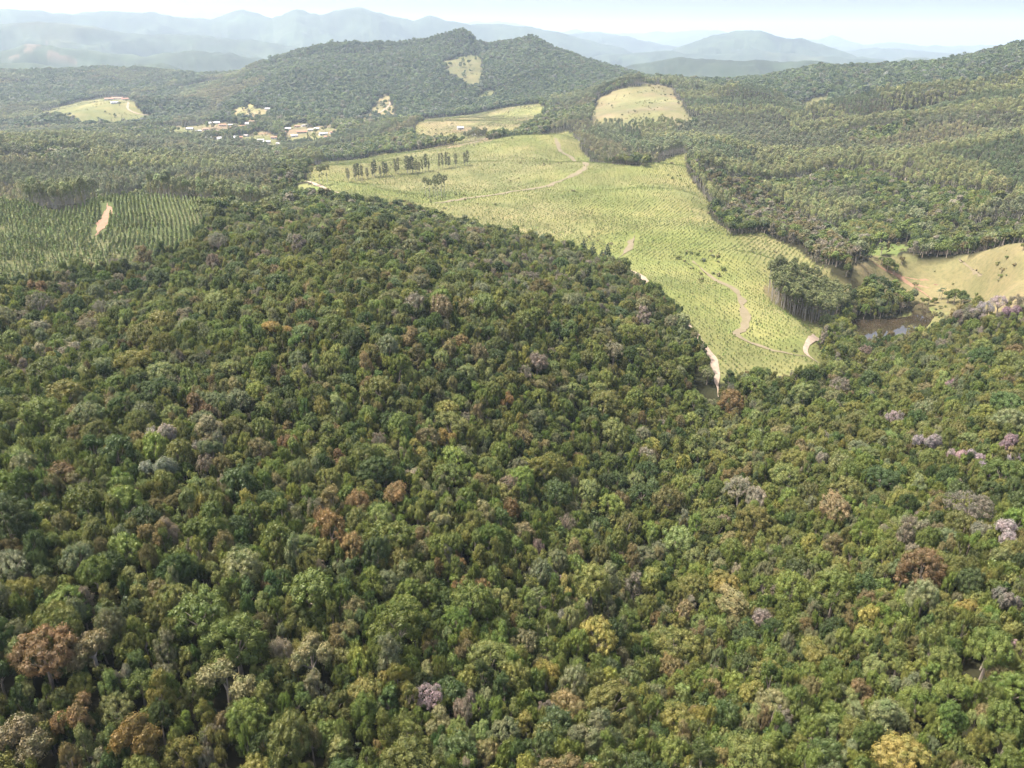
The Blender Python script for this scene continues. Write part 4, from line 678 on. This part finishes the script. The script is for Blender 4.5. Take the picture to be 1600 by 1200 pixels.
# --- mid and far woods
def jgrid(r0, r1, sp, t0=-.66, t1=.66, seed=1):
    gg = np.random.default_rng(seed); X0, X1 = r1 * math.sin(t0), r1 * math.sin(t1)
    xs = np.arange(X0, X1, sp); ys = np.arange(r0 * .7, r1, sp); X_, Y_ = np.meshgrid(xs, ys); X_ = X_.ravel(); Y_ = Y_.ravel()
    X_ = X_ + gg.uniform(-.48, .48, len(X_)) * sp; Y_ = Y_ + gg.uniform(-.48, .48, len(X_)) * sp
    r = np.hypot(X_, Y_); t = np.arctan2(X_, Y_); k = (r > r0) & (r < r1) & (t > t0) & (t < t1)
    return X_[k], Y_[k]
EUC_IND = []
def is_euc(x, y):
    r = np.hypot(x, y); t = np.arctan2(x, y); n_ = fbm(x, y, 180, 3, 301)
    left = (t < az(420, 250)) & (r > 600) & (r < 1750) & (n_ > -.28)
    right = (t > az(1090, 200)) & (r > 760) & (r < 1990) & (n_ > -.45) & ~inside(POLY['pink_forest'], x, y)
    bare = (t > az(860, 200)) & (t < az(1120, 200)) & (r > 1040) & (r < 2150) & (n_ > -.12)
    mid = (t > az(420)) & (t < az(760)) & (r > 1150) & (r < 1700) & (n_ > .12)
    far_ = (r > 2000) & (r < 3600) & (t < az(330) + .12 * fbm(x, y, 300, 3, 309)) & (n_ > -.1)
    return left | right | bare | mid | far_
def vis_cull(x, y, z, h):       # drop what a hill in front hides completely (it would never be seen from near here)
    r = np.hypot(x, y); hid = np.zeros(len(x), bool)
    for f_ in (.96, .92, .87, .8, .72, .64, .55, .46, .38):
        zz = gheight(x * f_, y * f_); hid |= zz > (z + h) * f_ + 6
    return ~hid
def woods(r0, r1, spe, spb, seed, lowe, lowb, tag_e, tag_b):
    gg = np.random.default_rng(seed)
    x, y = jgrid(r0, r1, spe, seed=seed); k = is_euc(x, y) & wooded(x, y, 8); x, y = x[k], y[k]
    z = gheight(x, y); k = vis_cull(x, y, z, 26); x, y, z = x[k], y[k], z[k]
    u, v, d = in_photo(x, y, z + 12)
    hs = np.exp(gg.normal(size=len(x)) * .12) * (0.82 + .25 * fbm(x, y, 260, 2, 77)) * 1.0
    tn = fbm(x, y, 140, 3, 400); r = np.hypot(x, y)
    T = np.array([.158, .174, .096])[None] * np.exp(gg.normal(size=(len(x), 1)) * .17 + .22 * tn[:, None]) * np.exp(gg.normal(size=(len(x), 3)) * .045)
    blk = np.floor((fbm(x, y, 420, 3, 410) + 1) * 5.5).astype(int) % 5     # planted blocks of different age
    T = T * np.array([[1, 1, 1], [.70, .79, .76], [1.2, 1.14, 1.0], [.88, .86, .95], [1.26, 1.08, 1.1]])[blk]; hs = hs * np.array([1, .84, 1.06, .92, .76])[blk]
    wd = hs * np.exp(gg.normal(size=len(x)) * .12) * (.86 if spe < 5 else spe / 5.9)
    EUC_IND.append((x, y, z, hs, wd, T, d, u, v, lowe, tag_e))
    x, y = jgrid(r0, r1, spb, seed=seed + 1); k = ~is_euc(x, y) & wooded(x, y, 8); x, y = x[k], y[k]
    z = gheight(x, y); k = vis_cull(x, y, z, 16); x, y, z = x[k], y[k], z[k]
    R = np.clip(spb * .56 * np.exp(gg.normal(size=len(x)) * .26), 1.6, 9); n_ = len(x)
    base = np.array([PAL[c_] for c_ in gg.choice(['green', 'dark green', 'olive green', 'grey green', 'brown', 'grey', 'pale green'], n_, p=[.27, .22, .19, .16, .05, .05, .06])]) * np.array([.97, 1.0, 1.0])
    pk = inside(POLY['pink_forest'], x, y) & (gg.random(n_) < .5); base[pk] = np.array([PAL[c_] for c_ in gg.choice(['grey', 'tan', 'brown'], pk.sum())]).reshape(-1, 3) * .85
    T = base * np.exp(gg.normal(size=(n_, 1)) * .16 + .2 * fbm(x, y, 160, 3, 420)[:, None])
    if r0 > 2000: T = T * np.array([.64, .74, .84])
    S = np.stack([R, R, R * .55 + 2.3 + gg.normal(size=n_) * .25], 1)
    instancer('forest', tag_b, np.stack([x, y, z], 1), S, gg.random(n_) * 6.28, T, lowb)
    print(tag_b, n_, len(EUC_IND[-1][0]))
# tall planted stand on the field's right edge and the dark stand on the right
gx_, gy_ = jgrid(420, 640, 3.4, seed=55); k = inside(POLY['grove'], gx_, gy_); gx_, gy_ = gx_[k], gy_[k]
gz_ = height(gx_, gy_); gg = np.random.default_rng(5); hs = np.exp(gg.normal(size=len(gx_)) * .10) * .78
u_, v_, d_ = in_photo(gx_, gy_, gz_ + 12)
EUC_IND.append((gx_, gy_, gz_, hs, hs * 1.0, np.array([.135, .150, .068])[None] * np.exp(gg.normal(size=(len(gx_), 1)) * .16), d_, u_, v_, EUC, 'tall grove'))
MID_E = [e_[2] for e_ in EUC]
woods(545, 1080, 4.5, 5.6, 31, MID_E, MIDB, 'eucalyptus wood on the nearer side valleys', 'mixed woodland on the nearer side valleys')
woods(1080, 2050, 5.6, 6.6, 41, EUCL, LOWB, 'eucalyptus wood on the middle hills', 'mixed woodland round the village and middle hills')
woods(2050, 3700, 8.8, 9.2, 51, EUCL, LOWB, 'planted wood on the far left slopes', 'dark forest covering the far hills')
# single eucalypts: the 300 that show largest
allx = [np.concatenate([e_[k] for e_ in EUC_IND[:2]]) for k in range(9)]
ex, ey, ez, eh, ew, eT, ed, eu, ev = allx
iv = (eu > 0) & (eu < 1600) & (ev > 100) & (ev < 700) & vis_cull(ex, ey, ez, 16)
sc_ = np.where(iv, eh / ed, 0); pick = np.argsort(-sc_)[:292]
def euc_zone(u, v):
    if 1180 < u < 1335 and v > 385: where = 'in the grove beside the field'
    elif u < 480: where = 'in the wood behind the young plantation'
    elif u > 1335: where = 'in the tall stand beyond the pasture'
    else: where = 'in the wood right of the field'
    return where
fam = {}
for i in pick: fam.setdefault(euc_zone(eu[i], ev[i]), []).append(i)
for wh, L_ in fam.items():
    L_.sort(key=lambda q: eu[q])
    for n_, i in enumerate(L_):
        row = 'front' if ev[i] > np.median(ev[L_]) else 'rear'
        j = n_ * 10 // max(1, len(L_))
        side = ['leftmost end', 'far left part', 'left part', 'left of the middle', 'middle left', 'middle right', 'right of the middle', 'right part', 'far right part', 'rightmost end'][min(j, 9)]
        e = empty('eucalyptus_tree', (ex[i], ey[i], ez[i])); e.rotation_euler = (gg.normal() * .03, gg.normal() * .03, gg.random() * 6.28); e.scale = (ew[i], ew[i], eh[i])
        tag(e, f'slender {row} eucalyptus {wh}, {side}', 'tree', 'slender eucalyptus trees ' + wh)
        cm, tm, _ = EUC[int(gg.integers(len(EUC)))]
        c_ = link('crown', cm, e); c_['tint'] = [float(q) for q in eT[i]]; link('trunk', tm, e)
keep = np.ones(len(ex), bool); keep[pick] = False
instancer('eucalyptus_forest', 'eucalyptus wood in the nearer side valleys', np.stack([ex, ey, ez], 1)[keep], np.stack([ew, ew, eh], 1)[keep], gg.random(keep.sum()) * 6.28, eT[keep], MID_E)
for e_ in EUC_IND[2:]:
    instancer('eucalyptus_forest', e_[10], np.stack(e_[:3], 1), np.stack([e_[4], e_[4], e_[3]], 1), gg.random(len(e_[0])) * 6.28, e_[5], e_[9])
# ---------------------------------------------------------------- planted saplings in the field, young trees in the plantation
def rows(poly, sp_row, sp_tree, ang, seed, warp=6.0, r1=2200):
    gg = np.random.default_rng(seed); p = np.array(POLY[poly]); c0 = p.mean(0); R = np.hypot(*(p - c0).T).max() + 10
    a = np.arange(-R, R, sp_row); b = np.arange(-R, R, sp_tree); A, B = np.meshgrid(a, b); A = A.ravel(); B = B.ravel()
    x = c0[0] + A * math.cos(ang) - B * math.sin(ang); y = c0[1] + A * math.sin(ang) + B * math.cos(ang)
    x = x + fbm(x, y, 160, 2, seed) * warp + gg.normal(size=len(x)) * .22; y = y + fbm(x, y, 160, 2, seed + 5) * warp + gg.normal(size=len(x)) * .22
    k = inside(poly if not isinstance(poly, str) else POLY[poly], x, y); x, y = x[k], y[k]
    for q, w_ in ROADSET: k = line_dist(q, x, y) > w_ * .5 + .6; x, y = x[k], y[k]
    k = (gg.random(len(x)) > .10 + .5 * (fbm(x, y, 60, 3, seed + 9) > .35)) & ~inside(POLY['grove'], x, y) & (np.hypot(x, y) < r1)
    return x[k], y[k]
SIDE = ['leftmost end', 'far left', 'left part', 'centre left', 'just left of the middle', 'just right of the middle', 'centre right', 'right part', 'far right', 'rightmost end']
ROWW = ['rearmost', 'rear', 'middle', 'front', 'foremost']
def planted(poly, zones, nm, lab, grp, meshes, hmean, wid, tint, seed, n_ind, cap, mass_label, zone_fn):
    gg = np.random.default_rng(seed)
    X, Y = [], []
    for (sr, stp, ang, sel) in zones:
        x, y = rows(poly, sr, stp, ang, seed + len(X)); k = sel(x, y); X.append(x[k]); Y.append(y[k])
    x = np.concatenate(X); y = np.concatenate(Y); z = gheight(x, y)
    k = vis_cull(x, y, z, 3); x, y, z = x[k], y[k], z[k]
    h = hmean * np.exp(gg.normal(size=len(x)) * .22) * (1 + .25 * fbm(x, y, 70, 3, seed + 30)); wd = h * wid
    T = np.array(tint)[None] * np.exp(gg.normal(size=(len(x), 1)) * .2) * np.exp(gg.normal(size=(len(x), 3)) * .06)
    u, v, d = in_photo(x, y, z + h / 2)
    s = np.where((u > 0) & (u < 1600), h / d, 0); o = np.argsort(-s)[:n_ind]
    uq = np.quantile(u[o], np.arange(1, 10) / 10); vq = np.quantile(v[o], np.arange(1, 5) / 5)
    for i in o:
        q = link(nm, meshes[int(gg.integers(len(meshes)))], None, (x[i], y[i], z[i])); q.scale = (wd[i], wd[i], h[i]); q.rotation_euler = (0, 0, gg.random() * 6.28)
        q['tint'] = [float(t) for t in T[i]]
        tag(q, f'{lab}, {SIDE[int(np.searchsorted(uq, u[i]))]}, {ROWW[int(np.searchsorted(vq, v[i]))]} rows', cap, grp)
    k = np.ones(len(x), bool); k[o] = False
    print(nm, len(x))
    instancer(nm + 's', mass_label, np.stack([x, y, z], 1)[k], np.stack([wd, wd, h], 1)[k], gg.random(k.sum()) * 6.28, T[k], meshes, 'plants', .03)
rr_ = lambda x, y: np.hypot(x, y)
zf = [(3.3, 2.4, .35, lambda x, y: rr_(x, y) < 545 + 0 * x), (3.3, 2.4, -.5, lambda x, y: (rr_(x, y) >= 545) & (rr_(x, y) < 760)), (3.4, 2.5, .62, lambda x, y: rr_(x, y) >= 760)]
planted('field', zf, 'sapling', 'young green sapling at the field tip', 'saplings at the near tip of the field', SAPL, 1.15, 1.15, (.140, .165, .050), 801, 290, 'sapling', 'rows of young saplings covering the yellow-green field',
        lambda u, v: 'in the field tip, ' + ('beside the road bend' if u > 1235 else 'beside the left road' if u < 1160 else 'right of the middle' if u > 1200 else 'left of the middle') + (', foremost rows' if v > 592 else ', rear rows'))
planted('plantation', [(2.5, 1.2, .38, lambda x, y: x < 1e9)], 'plantation_tree', 'narrow young tree of the left plantation', 'young trees of the left plantation', PLANT, 2.8, 1.3, (.135, .165, .058), 811, 290, 'tree', 'rows of narrow young trees filling the left plantation',
        lambda u, v: ('at the left edge' if u < 40 else 'well left of the red track' if u < 100 else 'just left of the red track' if u < 158 else 'just right of the red track' if u < 215 else 'well right of the red track' if u < 270 else 'at the right end') + (', front rows' if v > 425 else ', middle rows' if v > 400 else ', rear rows'))
x, y = rows('far_field', 4.2, 3.2, .3, 821); z = gheight(x, y); gg = np.random.default_rng(2)
instancer('far_saplings', 'young saplings on the second field by the white shed', np.stack([x, y, z], 1), np.full((len(x), 3), 1.5), gg.random(len(x)) * 6, np.tile([.10, .13, .04], (len(x), 1)) * np.exp(gg.normal(size=(len(x), 1)) * .3), SAPL, 'plants')

# ---------------------------------------------------------------- tree row in the field, loose eucalypts, conifers, pasture trees, palms, bamboo, shrubs
gg = np.random.default_rng(77)
def tree_at(nm, lab, cat, grp, x, y, sx, sz, cm, tm, tint):
    e = empty(nm, (x, y, float(height(np.array([x]), np.array([y]))[0]))); e.scale = (sx, sx, sz); e.rotation_euler = (gg.normal() * .03, gg.normal() * .03, gg.random() * 6.28)
    tag(e, lab, cat, grp); c_ = link('crown', cm, e); c_['tint'] = [float(t) for t in tint]; link('trunk', tm, e); return e
COLM = []
for i in range(3):
    g2 = np.random.default_rng(970 + i); L_ = []
    for k in range(26):
        t = (k + .5) / 26; a = k * 2.4; R_ = 1.5 * (.55 + .5 * math.sin(math.pi * min(1, t * .9 + .1))) * g2.uniform(.4, .9); L_.append((math.cos(a) * R_, math.sin(a) * R_, 20 * (.24 + .74 * t), g2.uniform(.6, 1.05)))
    COLM.append((leaf_mesh('crown', *foliage(L_, (0, 0, 11), 900, .5, 980 + i, core=.7, tilt=.6, updown=-.6)), mesh_np('trunk', *euc_trunk(40 + i, 20.), [PALE_BARK])))
ORDW = ['first', 'second', 'third', 'fourth', 'fifth', 'sixth', 'seventh', 'eighth', 'ninth', 'tenth', 'eleventh', 'twelfth', 'thirteenth', 'fourteenth', 'fifteenth', 'sixteenth', 'seventeenth', 'eighteenth', 'nineteenth', 'twentieth', 'twenty-first', 'twenty-second', 'twenty-third', 'twenty-fourth', 'twenty-fifth', 'twenty-sixth', 'twenty-seventh']
for n_, (x, y) in enumerate(POS['row']):
    cm, tm = COLM[n_ % 3]; dense = n_ in (1, 2, 5, 6, 8, 9, 12, 14, 15, 18); s = gg.uniform(.95, 1.2) * (1.05 if dense else .95)
    tree_at('row_tree', f'{ORDW[n_]} from left of the dark tall trees in a row across the field', 'tree', 'row of tall trees across the field', x, y, s * (1.4 if dense else 1.15) * gg.uniform(.8, 1.2), s * gg.uniform(.62, .88), cm, tm, (.055, .066, .032) if dense else (.10, .10, .055))
for n_, (x, y) in enumerate(POS['scatter_euc']):
    cm, tm, _ = EUC[n_ % 5]; near = n_ < 7 or n_ == 11
    tree_at('eucalyptus_tree', f"{ORDW[n_ if near else n_ - 7]} airy eucalyptus of the loose clump " + ('in the middle of the field' if near else 'beside the left end of the field road'), 'tree', 'loose eucalypts', x, y, 1.0, .9 if near else .85, cm, tm, (.10, .11, .05))
CON = []
for i in range(3):
    L_ = []; g2 = np.random.default_rng(900 + i)
    for k in range(26):
        t = (k + .5) / 26; R_ = .26 * (1 - t) + .02; a = k * 2.4; L_.append((math.cos(a) * R_ * .7, math.sin(a) * R_ * .7, .12 + t * .85, .09 * (1.25 - t)))
    CON.append((leaf_mesh('crown', *foliage(L_, (0, 0, .3), 700, .05, 910 + i, core=.7, tilt=.7)), mesh_np('trunk', *tubes([((0, 0, -.03), (0, 0, .9), .02, .005)], 5), [BARK])))
for n_, (x, y, h) in enumerate(POS['conifer']):
    tree_at('conifer_tree', f'{ORDW[n_]} from left of the dark pointed conifers beside the valley road', 'tree', 'conifers by the valley road', x, y, h * 1.1, h * 1.1, *CON[n_ % 3], (.030, .050, .026))
PL = ['lone thin tree near the top left of the pasture', 'small tree beside the bend of the pasture track', 'rounded tree just below the pasture track', 'rounded tree on the lower side of the pasture track', 'thin tree on the red earth bank of the pasture', 'upper small bare tree in the right of the pasture',
      'lower small bush in the right of the pasture', 'tiny bush high on the right of the pasture', 'small tree on the pasture at the right edge', 'broad dark tree of the clump below the pasture', 'right-hand tree of the dark clump below the pasture', 'left-hand tree of the dark clump below the pasture', 'green tree on the bank above the pond', 'smaller green tree left on the pond bank', 'small tree between the palm and the pond bank']
for n_, (x, y, s) in enumerate(POS['pasture_tree']):
    v = HI[(8, 6, 7, 13, 11, 6, 16, 2, 8, 7, 4, 1, 13, 16, 14)[n_]]
    tree_at('pasture_tree', PL[n_], 'tree', 'trees on and below the pasture', x, y, s, s * (.95 if s > 2 else .8), v[2], v[3], jitter(PAL['green' if n_ not in (0, 5) else 'brown'], gg) * (.8 if n_ > 8 else 1))
def palm_meshes(seed):
    g2 = np.random.default_rng(seed); V = []; F_ = []; n = 0
    for k in range(16):
        a = k * 2.4; el = g2.uniform(.1, 1.1); L_ = 2.6; prev = None
        for s in range(6):
            t = s / 5; d = L_ * t; x = math.cos(a) * d * math.cos(el * .6); y = math.sin(a) * d * math.cos(el * .6); zz = d * math.sin(el) * .8 - 1.5 * t * t
            wv = .34 * (1 - (t - .4) ** 2 * 1.8); px, py = -math.sin(a) * wv, math.cos(a) * wv
            V += [(x + px, y + py, 8.0 + zz - .12), (x, y, 8.0 + zz + .05), (x - px, y - py, 8.0 + zz - .12)]
            if s: F_ += [(n - 3, n - 2, n + 1, n), (n - 2, n - 1, n + 2, n + 1)]
            n += 3
    me = leaf_mesh('crown', np.array(V), [np.array(F_)], np.full(len(F_), .5))
    return me, mesh_np('trunk', *tubes([((0, 0, -.3), (.1, 0, 4), .17, .14), ((.1, 0, 4), (0, 0, 8.0), .14, .11)], 7), [PALE_BARK])
for n_, (x, y) in enumerate(POS['palm']):
    tree_at('palm_tree', ['taller palm tree left of the dark clump by the pasture', 'palm leaning beside the taller palm by the pasture', 'left palm right of the dark clump below the pasture', 'rightmost palm below the pasture'][n_], 'tree', 'palm trees by the pond', x, y, 1.0, (1.0, .8, .75, .7)[n_], *palm_meshes(n_), (.045, .065, .028))
def bamboo_mesh(seed):
    g2 = np.random.default_rng(seed); segs = []; P = []
    for k in range(26):
        a = g2.random() * 6.28; r = g2.uniform(0, 1.2); L_ = g2.uniform(7, 11); lean = g2.uniform(.1, .45)
        b = np.array([math.cos(a) * r, math.sin(a) * r, -.2]); m_ = b + np.array([math.cos(a) * lean * L_ * .4, math.sin(a) * lean * L_ * .4, L_ * .6]); e = m_ + np.array([math.cos(a) * lean * L_ * .7, math.sin(a) * lean * L_ * .7, L_ * .3])
        segs += [(b, m_, .06, .05), (m_, e, .05, .02)]
        for t in np.linspace(.15, 1, 5): q = m_ + (e - m_) * t; P.append((*q, g2.uniform(.5, .95)))
    return foliage(P, (0, 0, 4), 2300, .34, seed, core=.5, tilt=.9, updown=-.8), tubes(segs, 4)
BAM = [bamboo_mesh(950 + i) for i in range(2)]; BAM = [(leaf_mesh('leaves', *a), mesh_np('culms', *b, [PALE_BARK])) for a, b in BAM]
for n_, (x, y) in enumerate(POS['bamboo']):
    e = empty('bamboo_clump', (x, y, float(height(np.array([x]), np.array([y]))[0]))); e.scale = (1.25,) * 3; e.rotation_euler = (0, 0, gg.random() * 6)
    tag(e, f"{ORDW[n_ % 5]} from left of the yellow bamboo clumps, {'back' if n_ < 5 else 'front'} row, above the pasture", 'bamboo', 'yellow bamboo above the pasture')
    c_ = link('leaves', BAM[n_ % 2][0], e); c_['tint'] = [float(t) for t in jitter((.20, .19, .055), gg, .1)]; link('culms', BAM[n_ % 2][1], e)
SHL = ['largest dark bush on the bare hilltop', 'bush right of the largest bush on the bare hilltop', 'bush near the right slope of the bare hill', 'dark bush in the middle of the bare hill', 'bush right of the middle of the bare hill', 'bush left of the middle of the bare hill', 'rightmost of three bushes high on the left of the bare hill', 'middle of three bushes high on the left of the bare hill', 'leftmost of three bushes high on the left of the bare hill', 'bush at the foot of the bare hill', 'lowest bush at the foot of the bare hill', 'bush near the top left of the bare hill', 'small bush left of the largest one on the bare hilltop',
       'dark round tree at the lower edge of the second field', 'small tree above the dark round one on the second field', 'bush by the small hut on the second field', 'dark tree below the hilltop houses', 'tree low on the left hill pasture', 'tree right of centre low on the left hill pasture', 'leftmost tree at the foot of the hill pasture', 'round tree beside the thin road in the clearing', 'small tree in the clearing high on the central hill', 'tree at the top of the clearing above the village', 'tree low in the clearing above the village']
for n_, (x, y, s) in enumerate(POS['shrub']):
    v = HI[(8, 1, 5, 13)[n_ % 4]]; tree_at('shrub' if s < 3.5 else 'pasture_tree', SHL[n_], 'bush' if s < 3.5 else 'tree', 'scattered bushes in the far clearings', x, y, s, s * .8, v[2], v[3], jitter(PAL['dark green'], gg))

# low scrub and tussocks breaking up the clearings
sx_, sy_ = [], []
for nm_ in ('bare_hill', 'far_field', 'hill_pasture', 'clearing_a', 'clearing_b', 'clearing_c', 'clearing_d', 'clearing_e', 'village_a', 'village_b', 'village_c', 'pasture', 'pond_bank', 'marsh', 'gap_hill', 'field'):
    p = np.array(POLY[nm_]); lo, hi = p.min(0) - 15, p.max(0) + 15; n_ = int(min(9000, (hi - lo).prod() / (55 if nm_ in ('pond_bank', 'marsh') else 110)))
    x = gg.uniform(lo[0], hi[0], n_); y = gg.uniform(lo[1], hi[1], n_)
    k = inside(POLY[nm_], x, y) & ~inside(POND, x, y) & (fbm(x, y, 45, 3, 555) > (.12 if nm_ not in ('field', 'pasture') else .36))
    for q, w_ in ROADSET: k &= line_dist(q, x, y) > w_ * .6 + 1
    sx_.append(x[k]); sy_.append(y[k])
x = np.concatenate(sx_); y = np.concatenate(sy_); z = gheight(x, y); n_ = len(x); R = np.exp(gg.normal(size=n_) * .35) * .95
base = np.array([PAL[c_] for c_ in gg.choice(['olive green', 'green', 'brown', 'tan', 'grey green'], n_)])
instancer('scrub', 'low scrub and tussocks scattered over the pastures and clearings', np.stack([x, y, z - .5 * R], 1), np.stack([R, R, R * .75], 1), gg.random(n_) * 6.28, base, LOWB, 'scrub')
# ---------------------------------------------------------------- houses
WALLW = mat_simple('white_wall', (.42, .41, .38), .9, .8, (.52, .50, .47)); WALLC = mat_simple('cream_wall', (.38, .31, .24), .9, .8, (.45, .38, .30))
ROOFW = mat_simple('metal_roof', (.36, .36, .36), .5, .4, (.48, .48, .47)); ROOFR = mat_simple('clay_roof', (.24, .115, .075), .9, .9, (.32, .17, .12)); ROOFG = mat_simple('fibre_cement_roof', (.22, .21, .20), .9, .7, (.30, .28, .27))
DOOR = mat_simple('door_wood', (.16, .10, .07), .7); PANE = mat_simple('window_glass', (.04, .05, .06), .15, spec=.6)
def box(x0, x1, y0, y1, z0, z1):
    V = [(x, y, z) for z in (z0, z1) for x, y in ((x0, y0), (x1, y0), (x1, y1), (x0, y1))]
    return np.array(V, float), np.array([(3, 2, 1, 0), (4, 5, 6, 7), (0, 1, 5, 4), (1, 2, 6, 5), (2, 3, 7, 6), (3, 0, 4, 7)])
HL = ['white house at the upper left of the village', 'red-roofed house right of the upper left white house', 'white house above the pale green village clearing', 'small white house at the left end of the village', 'long white shed in front of the village', 'red-roofed house at the right end of the long shed', 'white house below the pale green clearing', 'red-roofed house among trees at the right of the village', 'small grey-roofed house at the upper right of the village', 'white house at the right end of the village', 'red-roofed house below the rightmost white house', 'tiny white house on the clearing above the village', 'white hut left of the long shed', 'grey-roofed hut beside the white house below the clearing', 'red-roofed house right of the pale green clearing', 'grey-roofed house at the centre top of the village', 'small red-roofed house below the top centre houses', 'white hut left of the right village houses',
      'long white shed on the second field', 'small white hut on the second field', 'red-roofed main house on the left hilltop', 'small white house below the hilltop houses', 'leftmost red-roofed house on the left hilltop', 'rightmost red-roofed house on the left hilltop', 'long grey-roofed building on the far left hill', 'left grey-roofed building on the far left hill', 'red-roofed building at the right on the far left hill']
HL += [f'{ORDW[i]} from left of the small scattered houses in the lower part of the village' for i in range(14)]
for n_, (x, y, wpx, k) in enumerate(POS['house']):
    d = math.hypot(x, y); W = min(wpx * d / 1218, 46); D = min(max(7, W * .42), 13); h = 3.2; z = float(height(np.array([x]), np.array([y]))[0])
    e = empty('shed' if 'shed' in HL[n_] else ('hut' if 'hut' in HL[n_] else 'house'), (x, y, z)); e.rotation_euler = (0, 0, -math.atan2(x, y) + gg.normal() * .35)
    tag(e, HL[n_], 'building', 'houses of the valley')
    V, F_ = box(-W / 2, W / 2, -D / 2, D / 2, -2.0, h); V = np.concatenate([V, [(-W / 2, 0, h + D * .2), (W / 2, 0, h + D * .2)]])
    wl = link('wall', mesh_np('wall', V, [np.array([(0, 1, 5, 4), (1, 2, 6, 5), (2, 3, 7, 6), (3, 0, 4, 7)]), np.array([(4, 7, 8), (5, 9, 6)])], [WALLC if k == 1 and n_ % 2 else WALLW]), e)
    o = .6; rz = h + D * .2 + .12; ez_ = h - o * .4 + .1
    RV = np.array([(-W / 2 - o, -D / 2 - o, ez_), (W / 2 + o, -D / 2 - o, ez_), (W / 2 + o, 0, rz), (-W / 2 - o, 0, rz), (W / 2 + o, D / 2 + o, ez_), (-W / 2 - o, D / 2 + o, ez_)]); RV = np.concatenate([RV, RV + (0, 0, .18)])
    RF = np.array([(6, 7, 8, 9), (9, 8, 10, 11), (3, 2, 1, 0), (5, 4, 2, 3), (0, 1, 7, 6), (4, 5, 11, 10), (1, 2, 8, 7), (2, 4, 10, 8), (3, 0, 6, 9), (5, 3, 9, 11)])
    link('roof', mesh_np('roof', RV, RF, [(ROOFW, ROOFR, ROOFG)[k]]), e)
    V, F_ = box(-.55, .55, -D / 2 - .08, -D / 2 + .02, 0, 2.1); link('door', mesh_np('door', V, F_, [DOOR]), e)
    for sx in ((-.3, .3) if W < 20 else (-.4, -.25, .25, .4)):
        V, F_ = box(sx * W - .6, sx * W + .6, -D / 2 - .06, -D / 2 + .02, 1.0, 2.1); link('window', mesh_np('window', V, F_, [PANE]), e)
# ---------------------------------------------------------------- the hazy air
def haze():
    x0, x1, y0, y1, z0, z1 = -26000, 26000, -800, 27000, PV[:, 2].min() - 3, max(PV[:, 2].max(), 20) + 30
    V = [(x, y, z) for z in (z0, z1) for x, y in ((x0, y0), (x1, y0), (x1, y1), (x0, y1))]
    me = bpy.data.meshes.new('haze'); me.from_pydata(V, [], [(3, 2, 1, 0), (4, 5, 6, 7), (0, 1, 5, 4), (1, 2, 6, 5), (2, 3, 7, 6), (3, 0, 4, 7)])
    m = bpy.data.materials.new('haze_air'); m.use_nodes = True; n = m.node_tree; n.nodes.clear()
    v = n.nodes.new('ShaderNodeVolumePrincipled'); v.inputs['Color'].default_value = (0.66, 0.82, 0.98, 1)
    v.inputs['Density'].default_value = HAZE; v.inputs['Anisotropy'].default_value = 0.2
    o = n.nodes.new('ShaderNodeOutputMaterial'); n.links.new(v.outputs[0], o.inputs['Volume'])
    me.materials.append(m)
    tag(link('haze', me), 'thin pale blue haze filling the whole valley air', 'haze', kind='stuff')
HAZE = 0.62e-4
haze()
